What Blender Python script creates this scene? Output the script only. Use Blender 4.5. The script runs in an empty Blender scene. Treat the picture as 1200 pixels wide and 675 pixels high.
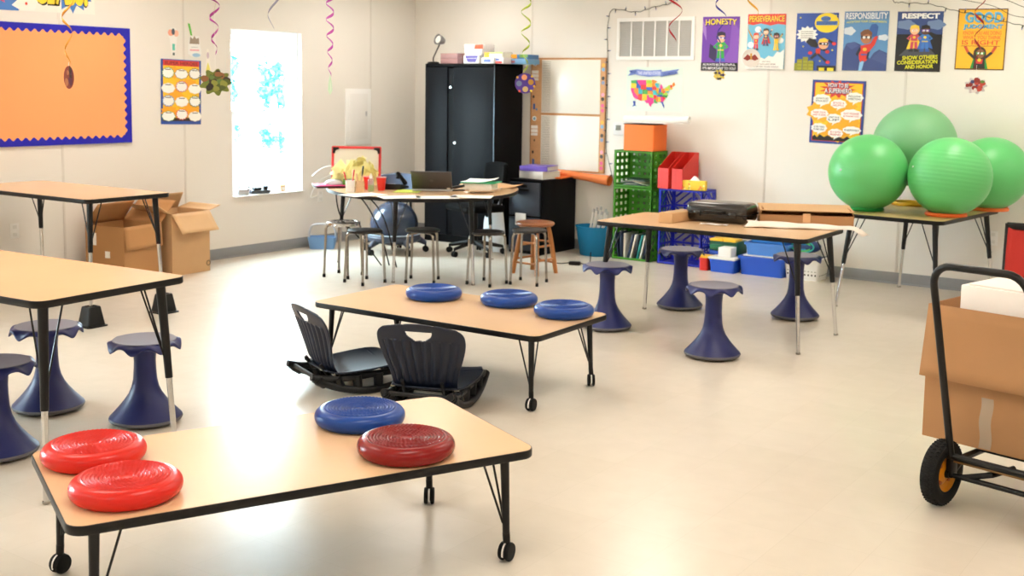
import bpy, bmesh, math, random
from mathutils import Vector, Matrix, noise
random.seed(7)
C = bpy.context.scene.collection
SC = bpy.context.scene
PI = math.pi
rad = math.radians

# ---------------------------------------------------------------- materials
def lin(c):
    return c / 12.92 if c <= .04045 else ((c + .055) / 1.055) ** 2.4
def hexc(h):
    h = h.lstrip('#')
    return tuple(lin(int(h[i:i + 2], 16) / 255) for i in (0, 2, 4)) + (1,)
_mats = {}
def mat(name, h, rough=.5, metal=0., var=.05, scale=6., bump=0., bscale=60., spec=.5, coat=0., alpha=None):
    if name in _mats:
        return _mats[name]
    m = bpy.data.materials.new(name); m.use_nodes = True
    nt = m.node_tree; b = nt.nodes['Principled BSDF']
    c = hexc(h)
    tc = nt.nodes.new('ShaderNodeTexCoord')
    nz = nt.nodes.new('ShaderNodeTexNoise'); nz.inputs['Scale'].default_value = scale
    nz.inputs['Detail'].default_value = 4
    nt.links.new(tc.outputs['Object'], nz.inputs['Vector'])
    mx = nt.nodes.new('ShaderNodeMix'); mx.data_type = 'RGBA'
    mx.inputs[6].default_value = tuple(max(0, x * (1 - var)) for x in c[:3]) + (1,)
    mx.inputs[7].default_value = tuple(min(1, x * (1 + var)) for x in c[:3]) + (1,)
    nt.links.new(nz.outputs['Fac'], mx.inputs[0])
    nt.links.new(mx.outputs[2], b.inputs['Base Color'])
    b.inputs['Roughness'].default_value = rough
    b.inputs['Metallic'].default_value = metal
    b.inputs['Specular IOR Level'].default_value = spec
    b.inputs['Coat Weight'].default_value = coat
    if bump:
        n2 = nt.nodes.new('ShaderNodeTexNoise'); n2.inputs['Scale'].default_value = bscale
        nt.links.new(tc.outputs['Object'], n2.inputs['Vector'])
        bp = nt.nodes.new('ShaderNodeBump'); bp.inputs['Strength'].default_value = bump
        bp.inputs['Distance'].default_value = .002
        nt.links.new(n2.outputs['Fac'], bp.inputs['Height'])
        nt.links.new(bp.outputs['Normal'], b.inputs['Normal'])
    _mats[name] = m
    return m
def ink(h, rough=.45):
    return mat('ink_' + h, h, rough, var=.02, scale=12)
def clear_mat(name, tint, gloss=.08, mixf=.0, colour='#FFFFFF'):
    """thin clear sheet: transparent + a fresnel reflection (+ a little diffuse of its own colour)"""
    if name in _mats: return _mats[name]
    m = bpy.data.materials.new(name); m.use_nodes = True
    nt = m.node_tree; nt.nodes.clear()
    out = nt.nodes.new('ShaderNodeOutputMaterial')
    tr = nt.nodes.new('ShaderNodeBsdfTransparent'); tr.inputs[0].default_value = hexc(tint)
    gl = nt.nodes.new('ShaderNodeBsdfGlossy'); gl.inputs['Roughness'].default_value = gloss
    lw = nt.nodes.new('ShaderNodeLayerWeight'); pw = nt.nodes.new('ShaderNodeMath'); pw.operation = 'POWER'; pw.inputs[1].default_value = 5
    fr = nt.nodes.new('ShaderNodeMath'); fr.operation = 'MULTIPLY_ADD'; fr.inputs[1].default_value = .75; fr.inputs[2].default_value = .04
    nt.links.new(lw.outputs['Facing'], pw.inputs[0]); nt.links.new(pw.outputs[0], fr.inputs[0])
    m1 = nt.nodes.new('ShaderNodeMixShader')
    nt.links.new(fr.outputs[0], m1.inputs[0]); nt.links.new(tr.outputs[0], m1.inputs[1]); nt.links.new(gl.outputs[0], m1.inputs[2])
    df = nt.nodes.new('ShaderNodeBsdfDiffuse'); df.inputs[0].default_value = hexc(colour)
    m2 = nt.nodes.new('ShaderNodeMixShader'); m2.inputs[0].default_value = mixf
    nt.links.new(m1.outputs[0], m2.inputs[1]); nt.links.new(df.outputs[0], m2.inputs[2])
    nt.links.new(m2.outputs[0], out.inputs[0])
    _mats[name] = m
    return m
def emit_mat(name, h, s):
    m = bpy.data.materials.new(name); m.use_nodes = True
    b = m.node_tree.nodes['Principled BSDF']
    b.inputs['Base Color'].default_value = hexc(h)
    b.inputs['Emission Color'].default_value = hexc(h); b.inputs['Emission Strength'].default_value = s
    return m

M = dict(
    wall=mat('wall_vinyl', '#E5E1DA', .6, var=.012, scale=2, bump=.08, bscale=90),
    trim=mat('batten_vinyl', '#D8D3CB', .5, var=.02),
    base=mat('grey_vinyl_base', '#8E9093', .45, var=.06),
    white=mat('white_paint', '#F2F2F0', .4, var=.02),
    plastic_white=mat('white_plastic', '#ECEBE8', .35, var=.02),
    ceil=mat('ceiling_tile', '#EDEBE6', .9, var=.03, scale=20),
    laminate=mat('maple_laminate', '#DDB890', .24, var=.05, scale=3, spec=.5),
    oak_lam=mat('olive_oak_laminate', '#B9A26A', .35, var=.08, scale=4),
    black=mat('black_plastic', '#0C0B0B', .42, var=.1, spec=.3),
    blackmet=mat('black_enamel', '#0B0A0B', .34, var=.1, spec=.35),
    chrome=mat('chrome', '#D9D9DA', .16, 1., var=.02),
    steel=mat('dull_chrome', '#A6A19A', .25, 1., var=.04),
    rubber=mat('rubber', '#121212', .7, var=.1, spec=.25),
    navy=mat('navy_stool_plastic', '#21275C', .40, var=.05, spec=.35),
    navygrey=mat('stool_pad_grey', '#7E7C88', .6, var=.05, spec=.35),
    ringgrey=mat('stool_foot_grey', '#5C5B62', .6, var=.05),
    chairnavy=mat('navy_chair_plastic', '#121B2E', .40, var=.08, bump=.1, bscale=300, spec=.4),
    dark=mat('dark_rocker', '#0B0D11', .45, var=.1, spec=.35),
    red=mat('bright_red_vinyl', '#CC2219', .27, var=.03, spec=.3),
    darkred=mat('deep_red_vinyl', '#7C0D0D', .27, var=.03, spec=.3),
    blue=mat('blue_vinyl', '#123F8E', .28, var=.04, spec=.3),
    card=mat('cardboard', '#AF8055', .8, var=.08, scale=5, bump=.1),
    card2=mat('cardboard_light', '#CBA478', .8, var=.08, scale=5, bump=.1),
    card3=mat('cardboard_dark', '#B58454', .8, var=.08, scale=5, bump=.1),
    green=mat('green_ball_vinyl', '#62C274', .36, var=.04, scale=3, spec=.45),
    dustgreen=mat('dusty_green_ball_vinyl', '#78B382', .5, var=.08, scale=5),
    cab=mat('black_cabinet_steel', '#08080B', .55, var=.06, spec=.10),
    cabside=mat('cabinet_door_steel', '#090B11', .52, var=.06, spec=.12),
    wood=mat('oak_stool_wood', '#B0713B', .45, var=.15, scale=12),
    woodtop=mat('oak_seat_wood', '#8E532A', .4, var=.15, scale=12),
    paper=mat('white_paper', '#F3F1EC', .7, var=.02),
    orange=mat('orange_paper', '#F2A066', .75, var=.03, scale=2),
    royal=mat('royal_blue_foil', '#1A18A8', .3, var=.15, scale=9, spec=.4),
    orangebox=mat('orange_fabric', '#F0752F', .7, var=.06),
    greencrate=mat('green_crate', '#469420', .45, var=.06),
    bluecrate=mat('blue_crate', '#2B35C4', .42, var=.06),
    binblue=mat('blue_bin', '#1E55C8', .4, var=.05),
    binlight=mat('light_blue_bin', '#4F8ADC', .4, var=.05),
    binteal=mat('teal_basket', '#2C88B8', .4, var=.06),
    redplastic=mat('red_plastic', '#CC2A22', .4, var=.05),
    cork=mat('cork', '#C9996C', .8, var=.15, scale=40),
    board=mat('dry_erase', '#E6E4DA', .25, var=.02),
    grille=mat('grille_shade', '#CFCECB', .6, var=.04),
    yellow=mat('yellow_plastic', '#F0B92A', .4, var=.05),
    silver=mat('silver_plastic', '#C6C8CC', .35, .6, var=.03),
)

# ---------------------------------------------------------------- mesh builder
class MB:
    def __init__(s):
        s.v = []; s.f = []; s.m = []; s.mats = []; s.cur = 0
    def use(s, m):
        if m not in s.mats: s.mats.append(m)
        s.cur = s.mats.index(m); return s
    def add(s, vs, fs, mtx=None):
        o = len(s.v)
        for p in vs:
            p = Vector(p)
            s.v.append(mtx @ p if mtx is not None else p)
        for f in fs:
            s.f.append([i + o for i in f]); s.m.append(s.cur)
        return s
    def frombm(s, bm, mtx=None):
        bm.verts.index_update()
        s.add([v.co.copy() for v in bm.verts], [[v.index for v in f.verts] for f in bm.faces], mtx)
        bm.free(); return s
    def box(s, c, d, bev=0., rz=0., mtx=None, seg=2):
        bm = bmesh.new(); bmesh.ops.create_cube(bm, size=1)
        for v in bm.verts: v.co = Vector((v.co.x * d[0], v.co.y * d[1], v.co.z * d[2]))
        if bev > 0:
            bev = min(bev, min(d) * .49)
            bmesh.ops.bevel(bm, geom=list(bm.edges), offset=bev, segments=seg, affect='EDGES', profile=.5)
        t = Matrix.Translation(Vector(c)) @ Matrix.Rotation(rz, 4, 'Z')
        if mtx is not None: t = mtx @ t
        return s.frombm(bm, t)
    def cyl(s, p0, p1, r0, r1=None, seg=20, cap=True):
        p0 = Vector(p0); p1 = Vector(p1); r1 = r0 if r1 is None else r1
        q = (p1 - p0).to_track_quat('Z', 'Y').to_matrix(); n = seg
        vs = []
        for p, r in ((p0, r0), (p1, r1)):
            for i in range(n):
                a = 2 * PI * i / n; vs.append(p + q @ Vector((r * math.cos(a), r * math.sin(a), 0)))
        fs = [[i, (i + 1) % n, n + (i + 1) % n, n + i] for i in range(n)]
        if cap: fs += [list(range(n))[::-1], list(range(n, 2 * n))]
        return s.add(vs, fs)
    def tube(s, path, r, seg=10, cap=True, closed=False):
        P = [Vector(p) for p in path]; n = len(P); vs = []; up = None
        for i, p in enumerate(P):
            if closed: t = P[(i + 1) % n] - P[i - 1]
            else: t = P[min(i + 1, n - 1)] - P[max(i - 1, 0)]
            t = t.normalized() if t.length > 1e-9 else Vector((0, 0, 1))
            if up is None:
                up = Vector((0, 0, 1)) if abs(t.z) < .9 else Vector((1, 0, 0))
            x = up - t * up.dot(t)
            if x.length < 1e-6: x = t.orthogonal()
            x.normalize(); up = x; y = t.cross(x)
            rr = r[i] if isinstance(r, (list, tuple)) else r
            for k in range(seg):
                a = 2 * PI * k / seg; vs.append(p + x * rr * math.cos(a) + y * rr * math.sin(a))
        fs = []
        for i in range(n if closed else n - 1):
            j = (i + 1) % n
            for k in range(seg):
                l = (k + 1) % seg; fs.append([i * seg + k, i * seg + l, j * seg + l, j * seg + k])
        if cap and not closed: fs += [list(range(seg))[::-1], list(range((n - 1) * seg, n * seg))]
        return s.add(vs, fs)
    def lathe(s, prof, seg=48, mtx=None, cap0=True, cap1=True):
        vs = []; n = len(prof)
        for r, z in prof:
            for k in range(seg):
                a = 2 * PI * k / seg; vs.append((r * math.cos(a), r * math.sin(a), z))
        fs = []
        for i in range(n - 1):
            for k in range(seg):
                l = (k + 1) % seg; fs.append([i * seg + k, i * seg + l, (i + 1) * seg + l, (i + 1) * seg + k])
        if cap0: fs.append(list(range(seg))[::-1])
        if cap1: fs.append(list(range((n - 1) * seg, n * seg)))
        return s.add(vs, fs, mtx)
    def prism(s, poly, z0, z1, mtx=None):
        n = len(poly)
        vs = [(x, y, z0) for x, y in poly] + [(x, y, z1) for x, y in poly]
        fs = [list(range(n))[::-1], list(range(n, 2 * n))] + [[i, (i + 1) % n, n + (i + 1) % n, n + i] for i in range(n)]
        return s.add(vs, fs, mtx)
    def ring(s, outer, inner, z0, z1, mtx=None):
        n = len(outer)
        vs = [(x, y, z0) for x, y in outer] + [(x, y, z1) for x, y in outer] + [(x, y, z0) for x, y in inner] + [(x, y, z1) for x, y in inner]
        fs = []
        for i in range(n):
            j = (i + 1) % n
            fs += [[i, j, n + j, n + i], [2 * n + j, 2 * n + i, 3 * n + i, 3 * n + j], [n + i, n + j, 3 * n + j, 3 * n + i], [j, i, 2 * n + i, 2 * n + j]]
        return s.add(vs, fs, mtx)
    def grid(s, fn, nu, nv, closed_u=False, mtx=None):
        vs = [fn(i / nu, j / nv) for j in range(nv + 1) for i in range(nu + (0 if closed_u else 1))]
        w = nu if closed_u else nu + 1; fs = []
        for j in range(nv):
            for i in range(nu):
                k = (i + 1) % w; fs.append([j * w + i, j * w + k, (j + 1) * w + k, (j + 1) * w + i])
        return s.add(vs, fs, mtx)
    def sphere(s, c, r, u=32, v=20, sc=(1, 1, 1)):
        bm = bmesh.new(); bmesh.ops.create_uvsphere(bm, u_segments=u, v_segments=v, radius=r)
        return s.frombm(bm, Matrix.Translation(Vector(c)) @ Matrix.Diagonal(Vector(sc + (1,))))
    def mesh(s, name, smooth=35):
        me = bpy.data.meshes.new(name)
        me.from_pydata([tuple(p) for p in s.v], [], s.f)
        for m in s.mats: me.materials.append(m)
        me.polygons.foreach_set('material_index', s.m)
        bm = bmesh.new(); bm.from_mesh(me)
        bmesh.ops.recalc_face_normals(bm, faces=list(bm.faces)); bm.to_mesh(me); bm.free()
        if smooth:
            me.shade_smooth(); me.set_sharp_from_angle(angle=rad(smooth))
        me.update(); return me
    def build(s, name, parent=None, mats=None, smooth=35, label=None, loc=None, rz=None):
        if mats is not None:
            s.mats = [mats] if not isinstance(mats, (list, tuple)) else list(mats)
        o = bpy.data.objects.new(name, s.mesh(name, smooth)); C.objects.link(o)
        if parent is not None: o.parent = parent
        if label: o['label'] = label
        if loc: o.location = loc
        if rz is not None: o.rotation_euler = (0, 0, rz)
        return o

def thing(name, label, cat, loc=(0, 0, 0), rz=0., group=None):
    o = bpy.data.objects.new(name, None); C.objects.link(o)
    o.location = loc; o.rotation_euler = (0, 0, rz); o.empty_display_size = .1
    o['label'] = label; o['category'] = cat
    if group: o['group'] = group
    return o
def tag(o, label, cat, group=None):
    o['label'] = label; o['category'] = cat
    if group: o['group'] = group
    return o
def struct(o):
    o['kind'] = 'structure'; return o
def dup(root, loc, rz, label=None, group=None, swap=None):
    def cp(o, par):
        c = o.copy(); C.objects.link(c)
        if par is not None: c.parent = par
        if swap:
            for i, sl in enumerate(c.material_slots):
                if sl.material in swap:
                    sl.link = 'OBJECT'; sl.material = swap[sl.material] if sl.material in swap else sl.material
        for ch in kids.get(o.name, []): cp(ch, c)
        return c
    kids = {}
    def walk(o):
        kids[o.name] = list(o.children)
        for ch in o.children: walk(ch)
    walk(root)
    r = cp(root, None); r.location = loc; r.rotation_euler = (0, 0, rz)
    if label: r['label'] = label
    if group: r['group'] = group
    return r
def dup_mat(root, loc, rz, label, a, b, group=None):
    """copy of a thing whose material a is exchanged for b (own mesh slots)"""
    r = dup(root, loc, rz, label, group)
    def walk(o):
        for sl in o.material_slots:
            if sl.material == a:
                sl.link = 'OBJECT'; sl.material = b
        for ch in o.children: walk(ch)
    walk(r); return r

def rrect(L, W, r, n=8):
    out = []
    for cx, cy, a0 in ((L / 2 - r, W / 2 - r, 0), (-L / 2 + r, W / 2 - r, 90), (-L / 2 + r, -W / 2 + r, 180), (L / 2 - r, -W / 2 + r, 270)):
        for k in range(n + 1):
            a = rad(a0 + 90 * k / n); out.append((cx + r * math.cos(a), cy + r * math.sin(a)))
    return out
def catmull(P, n=8, closed=True):
    P = [Vector(p) for p in P]; N = len(P); out = []
    rng = range(N) if closed else range(N - 1)
    for i in rng:
        if closed: p0, p1, p2, p3 = P[i - 1], P[i], P[(i + 1) % N], P[(i + 2) % N]
        else: p0, p1, p2, p3 = P[max(i - 1, 0)], P[i], P[i + 1], P[min(i + 2, N - 1)]
        for k in range(n):
            t = k / n
            out.append(.5 * ((2 * p1) + (-p0 + p2) * t + (2 * p0 - 5 * p1 + 4 * p2 - p3) * t * t + (-p0 + 3 * p1 - 3 * p2 + p3) * t ** 3))
    if not closed: out.append(P[-1])
    return out
_txt = {}
def text_polys(s, bold=.012):
    """outline of a word as (verts, faces) scaled into the unit box"""
    if (s, bold) in _txt: return _txt[(s, bold)]
    cu = bpy.data.curves.new('t', 'FONT'); cu.body = s; cu.offset = bold; cu.resolution_u = 3
    o = bpy.data.objects.new('t', cu); C.objects.link(o)
    dg = bpy.context.evaluated_depsgraph_get(); dg.update()
    me = bpy.data.meshes.new_from_object(o.evaluated_get(dg))
    vs = [v.co.copy() for v in me.vertices]; fs = [list(p.vertices) for p in me.polygons]
    bpy.data.objects.remove(o); bpy.data.curves.remove(cu); bpy.data.meshes.remove(me)
    x0 = min(v.x for v in vs); x1 = max(v.x for v in vs); y0 = min(v.y for v in vs); y1 = max(v.y for v in vs)
    vs = [((v.x - x0) / (x1 - x0), (v.y - y0) / (y1 - y0)) for v in vs]
    _txt[(s, bold)] = (vs, fs); return vs, fs

class Flat:
    """layers of ink on a hanging sheet; local x right, z up, facing -y; u,v in 0..1"""
    def __init__(s, w, h, shear=0.):
        s.w = w; s.h = h; s.parts = {}; s.k = 0; s.sh = shear
    def P(s, u, v, y):
        return ((u - .5) * s.w + s.sh * (v - .5) * s.h, y, (v - .5) * s.h)
    def y(s):
        s.k += 1; return -.0012 - .00022 * s.k
    def part(s, name):
        if name in ('speech_bubble', 'cloud', 'stars', 'label_dots'): name = '%s#%d' % (name, s.k)
        return s.parts.setdefault(name, MB())
    def poly(s, name, pts, h):
        y = s.y(); m = s.part(name); m.use(ink(h)); m.add([s.P(u, v, y) for u, v in pts], [list(range(len(pts)))[::-1]]); return s
    def rect(s, name, u0, v0, u1, v1, h):
        return s.poly(name, [(u0, v0), (u1, v0), (u1, v1), (u0, v1)], h)
    def ell(s, name, u, v, ru, rv, h, n=20, wob=0, k=9, rot=0):
        pts = []
        for i in range(n):
            a = 2 * PI * i / n; q = 1 + wob * (math.cos(k * a))
            x = ru * q * math.cos(a); z = rv * q * math.sin(a)
            pts.append((u + x * math.cos(rot) - z * math.sin(rot) * s.h / s.w, v + x * math.sin(rot) * s.w / s.h + z * math.cos(rot)))
        return s.poly(name, pts, h)
    def burst(s, name, u, v, ru, rv, h, n=14, inner=.72):
        pts = []
        for i in range(2 * n):
            a = PI * i / n; q = 1 if i % 2 == 0 else inner
            pts.append((u + ru * q * math.cos(a), v + rv * q * math.sin(a)))
        y = s.y(); m = s.part(name); m.use(ink(h))
        vs = [s.P(u, v, y)] + [s.P(a, b, y) for a, b in pts]
        m.add(vs, [[0, 1 + (i + 1) % (2 * n), 1 + i] for i in range(2 * n)]); return s
    def text(s, name, t, u0, v0, u1, v1, h, bold=.012, rot=0., arc=0.):
        name = '%s#%d' % (name, s.k)
        vs, fs = text_polys(t, bold); y = s.y(); m = s.part(name); m.use(ink(h))
        out = []
        for a, b in vs:
            u = u0 + a * (u1 - u0); v = v0 + b * (v1 - v0) + rot * (a - .5) * (u1 - u0) * s.w / s.h + arc * (1 - (2 * a - 1) ** 2)
            out.append(s.P(u, v, y))
        m.add(out, [f[::-1] for f in fs]); return s
    def shadow_text(s, name, t, u0, v0, u1, v1, h, under='#141414', d=.012, **k):
        s.text(name, t, u0 + d, v0 - d, u1 + d, v1 - d, under, bold=.04, **k)
        return s.text(name, t, u0, v0, u1, v1, h, **k)
    def build(s, parent, sheet='#FFFFFF', poly=None, sheet_name='sheet'):
        if sheet:
            m = MB(); m.use(ink(sheet))
            pts = poly or [(0, 0), (1, 0), (1, 1), (0, 1)]
            n = len(pts)
            vs = [s.P(u, v, -.0010) for u, v in pts] + [s.P(u, v, -.0002) for u, v in pts]
            m.add(vs, [list(range(n)), list(range(n, 2 * n))] + [[i, (i + 1) % n, n + (i + 1) % n, n + i] for i in range(n)])
            m.build(sheet_name, parent, smooth=0)
        for n, m in s.parts.items():
            o = m.build(n.split('#')[0], parent, smooth=0)
        return parent

# ---------------------------------------------------------------- camera
XL, YB, ZC = -8.33, 9.85, 2.75
XR, YN = 2.6, -2.6
cam = bpy.data.cameras.new('camera'); cam.sensor_width = 36; cam.lens = 1342.25 * 36 / 1200
cam.shift_y = -(337.5 - 245.87) / 1200
co = bpy.data.objects.new('camera', cam); C.objects.link(co)
rt = Vector((.81485139, .57949413, .01427457)); up = Vector((-.07396263, .07951488, .99408597)); fw = Vector((-.57493194, .81108812, -.10765372))
co.matrix_world = Matrix(((rt.x, up.x, -fw.x, 0), (rt.y, up.y, -fw.y, 0), (rt.z, up.z, -fw.z, 1.64614), (0, 0, 0, 1)))
cam.dof.use_dof = True; cam.dof.focus_distance = 4.7; cam.dof.aperture_fstop = 5.0
cam.clip_start = .05
SC.camera = co

# --- tunables
LAMP = 12
SKY = 80
EXPO = 0.08
# ---------------------------------------------------------------- room
def floor_mat():
    m = bpy.data.materials.new('vinyl_tile_floor'); m.use_nodes = True
    nt = m.node_tree; b = nt.nodes['Principled BSDF']; L = nt.links.new
    tc = nt.nodes.new('ShaderNodeTexCoord')
    br = nt.nodes.new('ShaderNodeTexBrick'); br.offset = 0; br.squash = 1
    br.inputs['Scale'].default_value = 1; br.inputs['Brick Width'].default_value = .3048; br.inputs['Row Height'].default_value = .3048
    br.inputs['Mortar Size'].default_value = .0007; br.inputs['Mortar Smooth'].default_value = .6
    br.inputs['Color1'].default_value = hexc('#DDD4C6'); br.inputs['Color2'].default_value = hexc('#DAD1C2'); br.inputs['Mortar'].default_value = hexc('#CDC4B4')
    L(tc.outputs['Object'], br.inputs['Vector'])
    n1 = nt.nodes.new('ShaderNodeTexNoise'); n1.inputs['Scale'].default_value = 9; n1.inputs['Detail'].default_value = 8
    L(tc.outputs['Object'], n1.inputs['Vector'])
    mx = nt.nodes.new('ShaderNodeMix'); mx.data_type = 'RGBA'; mx.blend_type = 'MULTIPLY'; mx.inputs[0].default_value = .22
    rp = nt.nodes.new('ShaderNodeValToRGB'); rp.color_ramp.elements[0].position = .3; rp.color_ramp.elements[0].color = (.80, .79, .77, 1); rp.color_ramp.elements[1].position = .75
    L(n1.outputs['Fac'], rp.inputs[0]); L(br.outputs['Color'], mx.inputs[6]); L(rp.outputs[0], mx.inputs[7])
    L(mx.outputs[2], b.inputs['Base Color'])
    n2 = nt.nodes.new('ShaderNodeTexNoise'); n2.inputs['Scale'].default_value = 1.3; n2.inputs['Detail'].default_value = 5
    L(tc.outputs['Object'], n2.inputs['Vector'])
    mr = nt.nodes.new('ShaderNodeMapRange'); mr.inputs[3].default_value = .16; mr.inputs[4].default_value = .34
    b.inputs['Roughness'].default_value = .24
    b.inputs['Specular IOR Level'].default_value = .5
    n3 = nt.nodes.new('ShaderNodeTexNoise'); n3.inputs['Scale'].default_value = 3.5; n3.inputs['Detail'].default_value = 3
    L(tc.outputs['Object'], n3.inputs['Vector'])
    bp = nt.nodes.new('ShaderNodeBump'); bp.inputs['Strength'].default_value = .06; bp.inputs['Distance'].default_value = .01
    L(n3.outputs['Fac'], bp.inputs['Height']); pass
    return m
T = .14
mb = MB().use(floor_mat()); mb.box(((XL + XR) / 2, (YN + YB) / 2, -.05), (XR - XL + 2 * T, YB - YN + 2 * T, .1)); struct(mb.build('floor', smooth=0))
mb = MB().use(M['ceil']); mb.box(((XL + XR) / 2, (YN + YB) / 2, ZC + .05), (XR - XL + 2 * T, YB - YN + 2 * T, .1)); struct(mb.build('ceiling', smooth=0))
WIN = [(7.215, 8.11, .567, 2.132), (1.0, 1.9, .567, 2.132)]  # second window is unseen, added to bring daylight to the left foreground
def wall_with_holes(name, a0, a1, holes, fn):
    mb = MB().use(M['wall']); cuts = sorted(holes); p = a0
    for y0, y1, z0, z1 in cuts:
        fn(mb, p, y0, 0, ZC); fn(mb, y0, y1, 0, z0); fn(mb, y0, y1, z1, ZC); p = y1
    fn(mb, p, a1, 0, ZC); return struct(mb.build(name, smooth=0))
wall_with_holes('wall_left', YN, YB, WIN, lambda mb, a, b, z0, z1: mb.box((XL - T / 2, (a + b) / 2, (z0 + z1) / 2), (T, b - a, z1 - z0)))
wall_with_holes('wall_back', XL - T, XR + T, [], lambda mb, a, b, z0, z1: mb.box(((a + b) / 2, YB + T / 2, (z0 + z1) / 2), (b - a, T, z1 - z0)))
wall_with_holes('wall_right', YN, YB, [], lambda mb, a, b, z0, z1: mb.box((XR + T / 2, (a + b) / 2, (z0 + z1) / 2), (T, b - a, z1 - z0)))
wall_with_holes('wall_near', XL - T, XR + T, [], lambda mb, a, b, z0, z1: mb.box(((a + b) / 2, YN - T / 2, (z0 + z1) / 2), (b - a, T, z1 - z0)))
def base(name, p, q, n):
    mb = MB().use(M['base']); d = Vector(q) - Vector(p); c = (Vector(p) + Vector(q)) / 2 + Vector(n) * .004
    dx, dy = abs(d.x), abs(d.y)
    mb.box((c.x, c.y, .05), (max(dx, .008), max(dy, .008), .1), .003)
    c2 = c + Vector(n) * .005; mb.box((c2.x, c2.y, .006), (max(dx, .014), max(dy, .014), .012), .005)
    struct(mb.build(name))
base('baseboard_left', (XL, YN), (XL, YB), (1, 0)); base('baseboard_back', (XL, YB), (XR, YB), (0, -1)); base('baseboard_right', (XR, YN), (XR, YB), (-1, 0))
k = 0
for y in (9.118, 6.672, 5.449, 4.226, 3.003):
    k += 1; mb = MB().use(M['trim']); mb.box((XL + .0015, y, (ZC + .1) / 2), (.003, .022, ZC - .1), .001); struct(mb.build('trim_%d' % k))
for x in (-6.76, -5.40, -4.16, -2.93, -1.71, -.49, .73):
    k += 1; mb = MB().use(M['trim']); mb.box((x, YB - .0015, (ZC + .1) / 2), (.022, .003, ZC - .1), .001); struct(mb.build('trim_%d' % k))
WV = mat('window_vinyl', '#F4F5F5', .4, var=.01); _t = WV.node_tree; _tl = _t.nodes.new('ShaderNodeBsdfTranslucent'); _tl.inputs[0].default_value = hexc('#F4F8FA'); _mx = _t.nodes.new('ShaderNodeMixShader'); _mx.inputs[0].default_value = .3
_t.links.new(_t.nodes['Principled BSDF'].outputs[0], _mx.inputs[1]); _t.links.new(_tl.outputs[0], _mx.inputs[2]); _t.links.new(_mx.outputs[0], _t.nodes['Material Output'].inputs[0])
glass = clear_mat('window_glass', '#F4FBFB', .02)
for i, (y0, y1, z0, z1) in enumerate(WIN):
    xg = XL - .10; yc = (y0 + y1) / 2; zm = 1.355
    RY = Matrix(((0, 0, 1, 0), (1, 0, 0, 0), (0, 1, 0, 0), (0, 0, 0, 1)))      # ring plane (x, y) -> wall plane (y, z)
    def wring(nm, ya, yb, za, zb, x, bw, th, par=None):
        s = MB().use(WV); W_, H_ = yb - ya, zb - za
        s.ring(rrect(W_, H_, .002, 1), rrect(W_ - 2 * bw, H_ - 2 * bw, .002, 1), -th / 2, th / 2, Matrix.Translation((x, (ya + yb) / 2, (za + zb) / 2)) @ RY)
        return s.build(nm, par, smooth=30)
    w = struct(wring('window_%d' % (i + 1), y0 + .002, y1 - .002, z0 + .002, z1 - .002, xg, .048, .08))
    def sash(nm, za, zb, x):
        wring(nm, y0 + .052, y1 - .052, za, zb, x, .038, .03, w)
        g = MB().use(glass); g.box((x, yc, (za + zb) / 2), (.004, y1 - y0 - .17, zb - za - .07)); g.build('pane', w, smooth=0)
    sash('upper_sash', zm - .02, z1 - .052, xg - .018); sash('lower_sash', z0 + .052, zm + .02, xg + .018)
    lk = MB().use(M['silver']); lk.box((xg + .04, yc, zm + .026), (.03, .06, .012), .004); lk.build('sash_lock', w)
    sl = MB().use(M['white']); sl.box((XL - .03, yc, z0 + .004), (.13, y1 - y0 - .004, .012), .004); sl.build('window_sill', w)
# outside: paved ground and two young trees
mb = MB().use(mat('pale_paving', '#D9D7D0', .9, var=.06)); mb.box((-24, 6, -.75), (30, 60, .1)); struct(mb.build('ground', smooth=0))
leafm = mat('glare_tinted_leaves', '#1C9DB6', .6, var=.15)  # teal stands in for the overexposed cyan cast on green leaves
def tree(loc, clumps, label):
    t = thing('young_tree', label, 'tree', loc, 0, 'trees outside the window')
    tr = MB().use(mat('tree_bark', '#C9C0B4', .9)); tr.tube([(0, 0, 0), (.05, .02, 1.4), (.02, 0, 2.6), (.1, .1, 4.2)], [.07, .06, .05, .02])
    for c, r in clumps: tr.tube([(.03, 0, max(1., c[2] - .9)), (c[0] * .6, c[1] * .6, c[2] - .3), c], [.03, .02, .008], 6)
    tr.build('trunk', t)
    lf = MB().use(leafm)
    for c, r in clumps:
        for q in range(260):
            d = Vector((random.gauss(0, .5), random.gauss(0, .5), random.gauss(0, .5))) * r + Vector(c)
            a = Vector((random.uniform(-1, 1), random.uniform(-1, 1), random.uniform(-1, 1))).normalized(); b = a.orthogonal().normalized(); l = .07 * (r / .3) ** .3
            lf.add([d - a * l, d + b * l * .5, d + a * l, d - b * l * .5], [[0, 1, 2, 3]])
    o = lf.build('foliage', t, smooth=0)
tree((-13.1, 12.12, -.70), [((0, .02, 2.50), .17), ((.05, -.04, 2.25), .17), ((-.05, .10, 2.10), .16), ((0, -.02, 1.52), .16), ((0, .08, 1.44), .12)], 'young tree seen through the right half of the window panes')
tree((-13.1, 11.20, -.70), [((0, .05, 2.55), .16), ((0, .08, 2.2), .16), ((0, .08, 1.6), .14)], 'young tree seen at the left edge of the window')
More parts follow.
